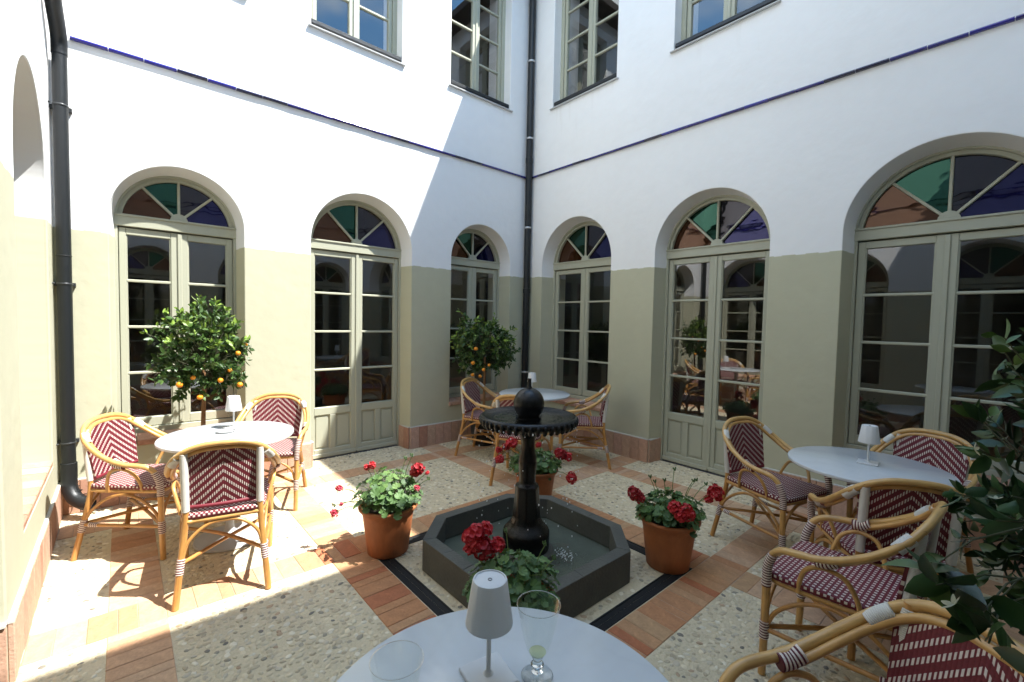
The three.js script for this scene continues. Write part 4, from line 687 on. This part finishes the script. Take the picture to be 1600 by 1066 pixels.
function geranium(label, [x, z], o) {
  const t = thing('geranium_pot', label, 'flowerpot', [x, 0, z], o.turn || 0, 'geranium pots round the fountain');
  mesh('pot', potGeo, potMat, t);
  const sg = new THREE.CircleGeometry(0.156, 28); sg.rotateX(-Math.PI / 2); sg.translate(0, 0.268, 0); mesh('soil', sg, std([0.05, 0.038, 0.027], 0.95, { bumpMap: rep(roughBump, 3, 3), bumpScale: 0.02 }), t);
  const stems = [], stemM = std([0.16, 0.24, 0.07], 0.7);
  const root = () => V(R(-0.09, 0.09), 0.265, R(-0.09, 0.09));
  const stem = (a, b, r = 0.003) => { const m = a.clone().lerp(b, 0.6); m.y += 0.03; stems.push(tube([a, m, b], r, 6, 5, false, false)); };
  for (let k = 0; k < o.n; k++) {
    const a = R(0, 6.283), q = Math.sqrt(rnd()) * o.r, h = o.h * (1 - 0.5 * (q / o.r) ** 2) * R(0.25, 1.05); const P = V(q * Math.cos(a) + (o.dx || 0) * q, 0.285 + h, q * Math.sin(a));
    if (q > 0.10) P.y = Math.max(P.y, 0.325 + 0.02 * rnd()); if (q > 0.17 && rnd() < 0.12) P.y -= R(0.03, 0.07);
    const m = mesh('leaf', scallop[Math.floor(rnd() * 3)], h > o.h * 0.75 && rnd() < 0.5 ? gerMats[3] : gerMats[Math.floor(rnd() * 3)], t); m.position.copy(P); const tilt = V(Math.cos(a) * q / o.r * 0.9 + R(-0.5, 0.5), 1, Math.sin(a) * q / o.r * 0.9 + R(-0.5, 0.5)).normalize(); m.quaternion.setFromUnitVectors(UP, tilt); m.rotateY(R(0, 6.28)); m.scale.setScalar(R(0.5, 0.98));
    if (k % 3 === 0) stem(root(), P, 0.0018);
  }
  for (const [hx, hy, hz, s, kind = 0] of o.heads) { const P = V(hx, hy, hz); stem(V(hx * 0.3, 0.28, hz * 0.3), P, 0.0026); const m = mesh('flower_head', heads[kind % 3], redM[kind === 2 ? 3 : Math.floor(rnd() * 3)], t); m.position.copy(P); m.scale.setScalar(s); m.rotation.set(R(-0.4, 0.4), R(0, 6), R(-0.4, 0.4)); }
  const bud = (() => { const gs = []; for (let k = 0; k < 9; k++) { const g = new THREE.SphereGeometry(0.0045, 6, 5); g.scale(0.8, 1.5, 0.8); g.translate(R(-0.009, 0.009), R(-0.004, 0.012), R(-0.009, 0.009)); gs.push(g); } return merge(gs); })();
  for (const [hx, hy, hz] of o.buds) { const P = V(hx, hy, hz); stem(V(hx * 0.35, 0.28, hz * 0.35), P, 0.0022); const m = mesh('bud', bud, gerMats[0], t); m.position.copy(P); }
  mesh('stems', merge(stems), stemM, t);
  return t;
}
// heads and buds are set along the photograph's right (.754, .657) and depth (.657, -.754) directions
const RT = (r, y, d = 0) => [0.754 * r + 0.657 * d, y, 0.657 * r - 0.754 * d];
const hd = (r, y, d, s, k) => [...RT(r, y, d), s, k];
geranium('half-sunlit terracotta geranium pot on the drain left of the fountain', [-3.0, 1.965], { n: 300, r: 0.21, h: 0.23, heads: [hd(0.19, 0.535, 0, 1.1, 0), hd(0.165, 0.505, 0.02, 0.8, 1), hd(-0.10, 0.56, -0.02, 0.6, 1), hd(-0.135, 0.545, -0.02, 0.5, 1), hd(-0.33, 0.255, -0.05, 0.65, 2), hd(-0.31, 0.405, -0.02, 0.6, 2), hd(-0.29, 0.31, -0.04, 0.35, 2), hd(0.25, 0.51, 0, 0.35, 0), hd(0.2, 0.44, -0.08, 0.5, 2)], buds: [RT(0.15, 0.62, 0), RT(0.11, 0.60, 0), RT(0.26, 0.47, 0), RT(-0.35, 0.28, 0)] });
geranium('shaded terracotta geranium pot on the drain right of the fountain', [-1.725, 3.215], { n: 295, r: 0.195, h: 0.17, heads: [hd(-0.235, 0.46, -0.05, 1.1, 0), hd(-0.20, 0.435, -0.05, 0.8, 1), hd(0.03, 0.41, -0.19, 1.15, 0), hd(-0.03, 0.425, -0.16, 1.0, 1), hd(0.0, 0.385, -0.19, 0.9, 0), hd(0.29, 0.45, 0.02, 1.25, 1), hd(0.25, 0.41, 0.02, 0.7, 0)], buds: [RT(-0.10, 0.52, 0), RT(0.02, 0.60, 0), RT(-0.13, 0.55, 0), RT(0.14, 0.53, 0), RT(0.22, 0.51, 0), RT(0.20, 0.50, 0.1), RT(-0.04, 0.53, 0)] });
geranium('terracotta geranium pot behind the fountain column', [-1.75, 2.04], { n: 290, r: 0.21, h: 0.17, heads: [hd(0.19, 0.46, -0.12, 1.2, 0), hd(0.25, 0.43, -0.1, 0.9, 1), hd(0.28, 0.27, -0.12, 1.1, 1), hd(-0.20, 0.52, -0.05, 1.2, 0), hd(-0.24, 0.49, -0.05, 0.8, 1), hd(-0.29, 0.40, -0.1, 0.9, 1), hd(-0.30, 0.46, -0.05, 0.7, 0), hd(0.02, 0.50, -0.02, 0.6, 0)], buds: [RT(0.05, 0.53, 0)] });
geranium('terracotta geranium pot in front of the basin, half hidden by the near table', [-3.02, 3.22], { n: 298, r: 0.205, h: 0.19, heads: [hd(-0.185, 0.54, 0.07, 1.2, 0), hd(-0.13, 0.555, 0.1, 0.8, 1), hd(-0.14, 0.49, 0.05, 1.25, 1), hd(-0.08, 0.50, 0.06, 0.9, 0), hd(-0.20, 0.49, 0.05, 0.7, 0), hd(-0.17, 0.515, 0.04, 0.9, 1)], buds: [RT(0.13, 0.54, 0), RT(-0.04, 0.57, 0.05), RT(0.17, 0.49, -0.02), RT(0.02, 0.5, 0)] });
{ const t = thing('outlet_box', 'small grey-green outlet box low on the sunlit wall behind the left chair', 'outlet box', [-4.445, 0.40, 0]); mesh('cover', box(-0.036, 0.036, -0.05, 0.05, 0.001, 0.032, 0.005), std([0.36, 0.36, 0.27], 0.6), t); mesh('flap', box(-0.028, 0.028, -0.03, 0.04, 0.031, 0.037, 0.003), std([0.33, 0.33, 0.25], 0.55), t); }
renderer.render(scene, camera);
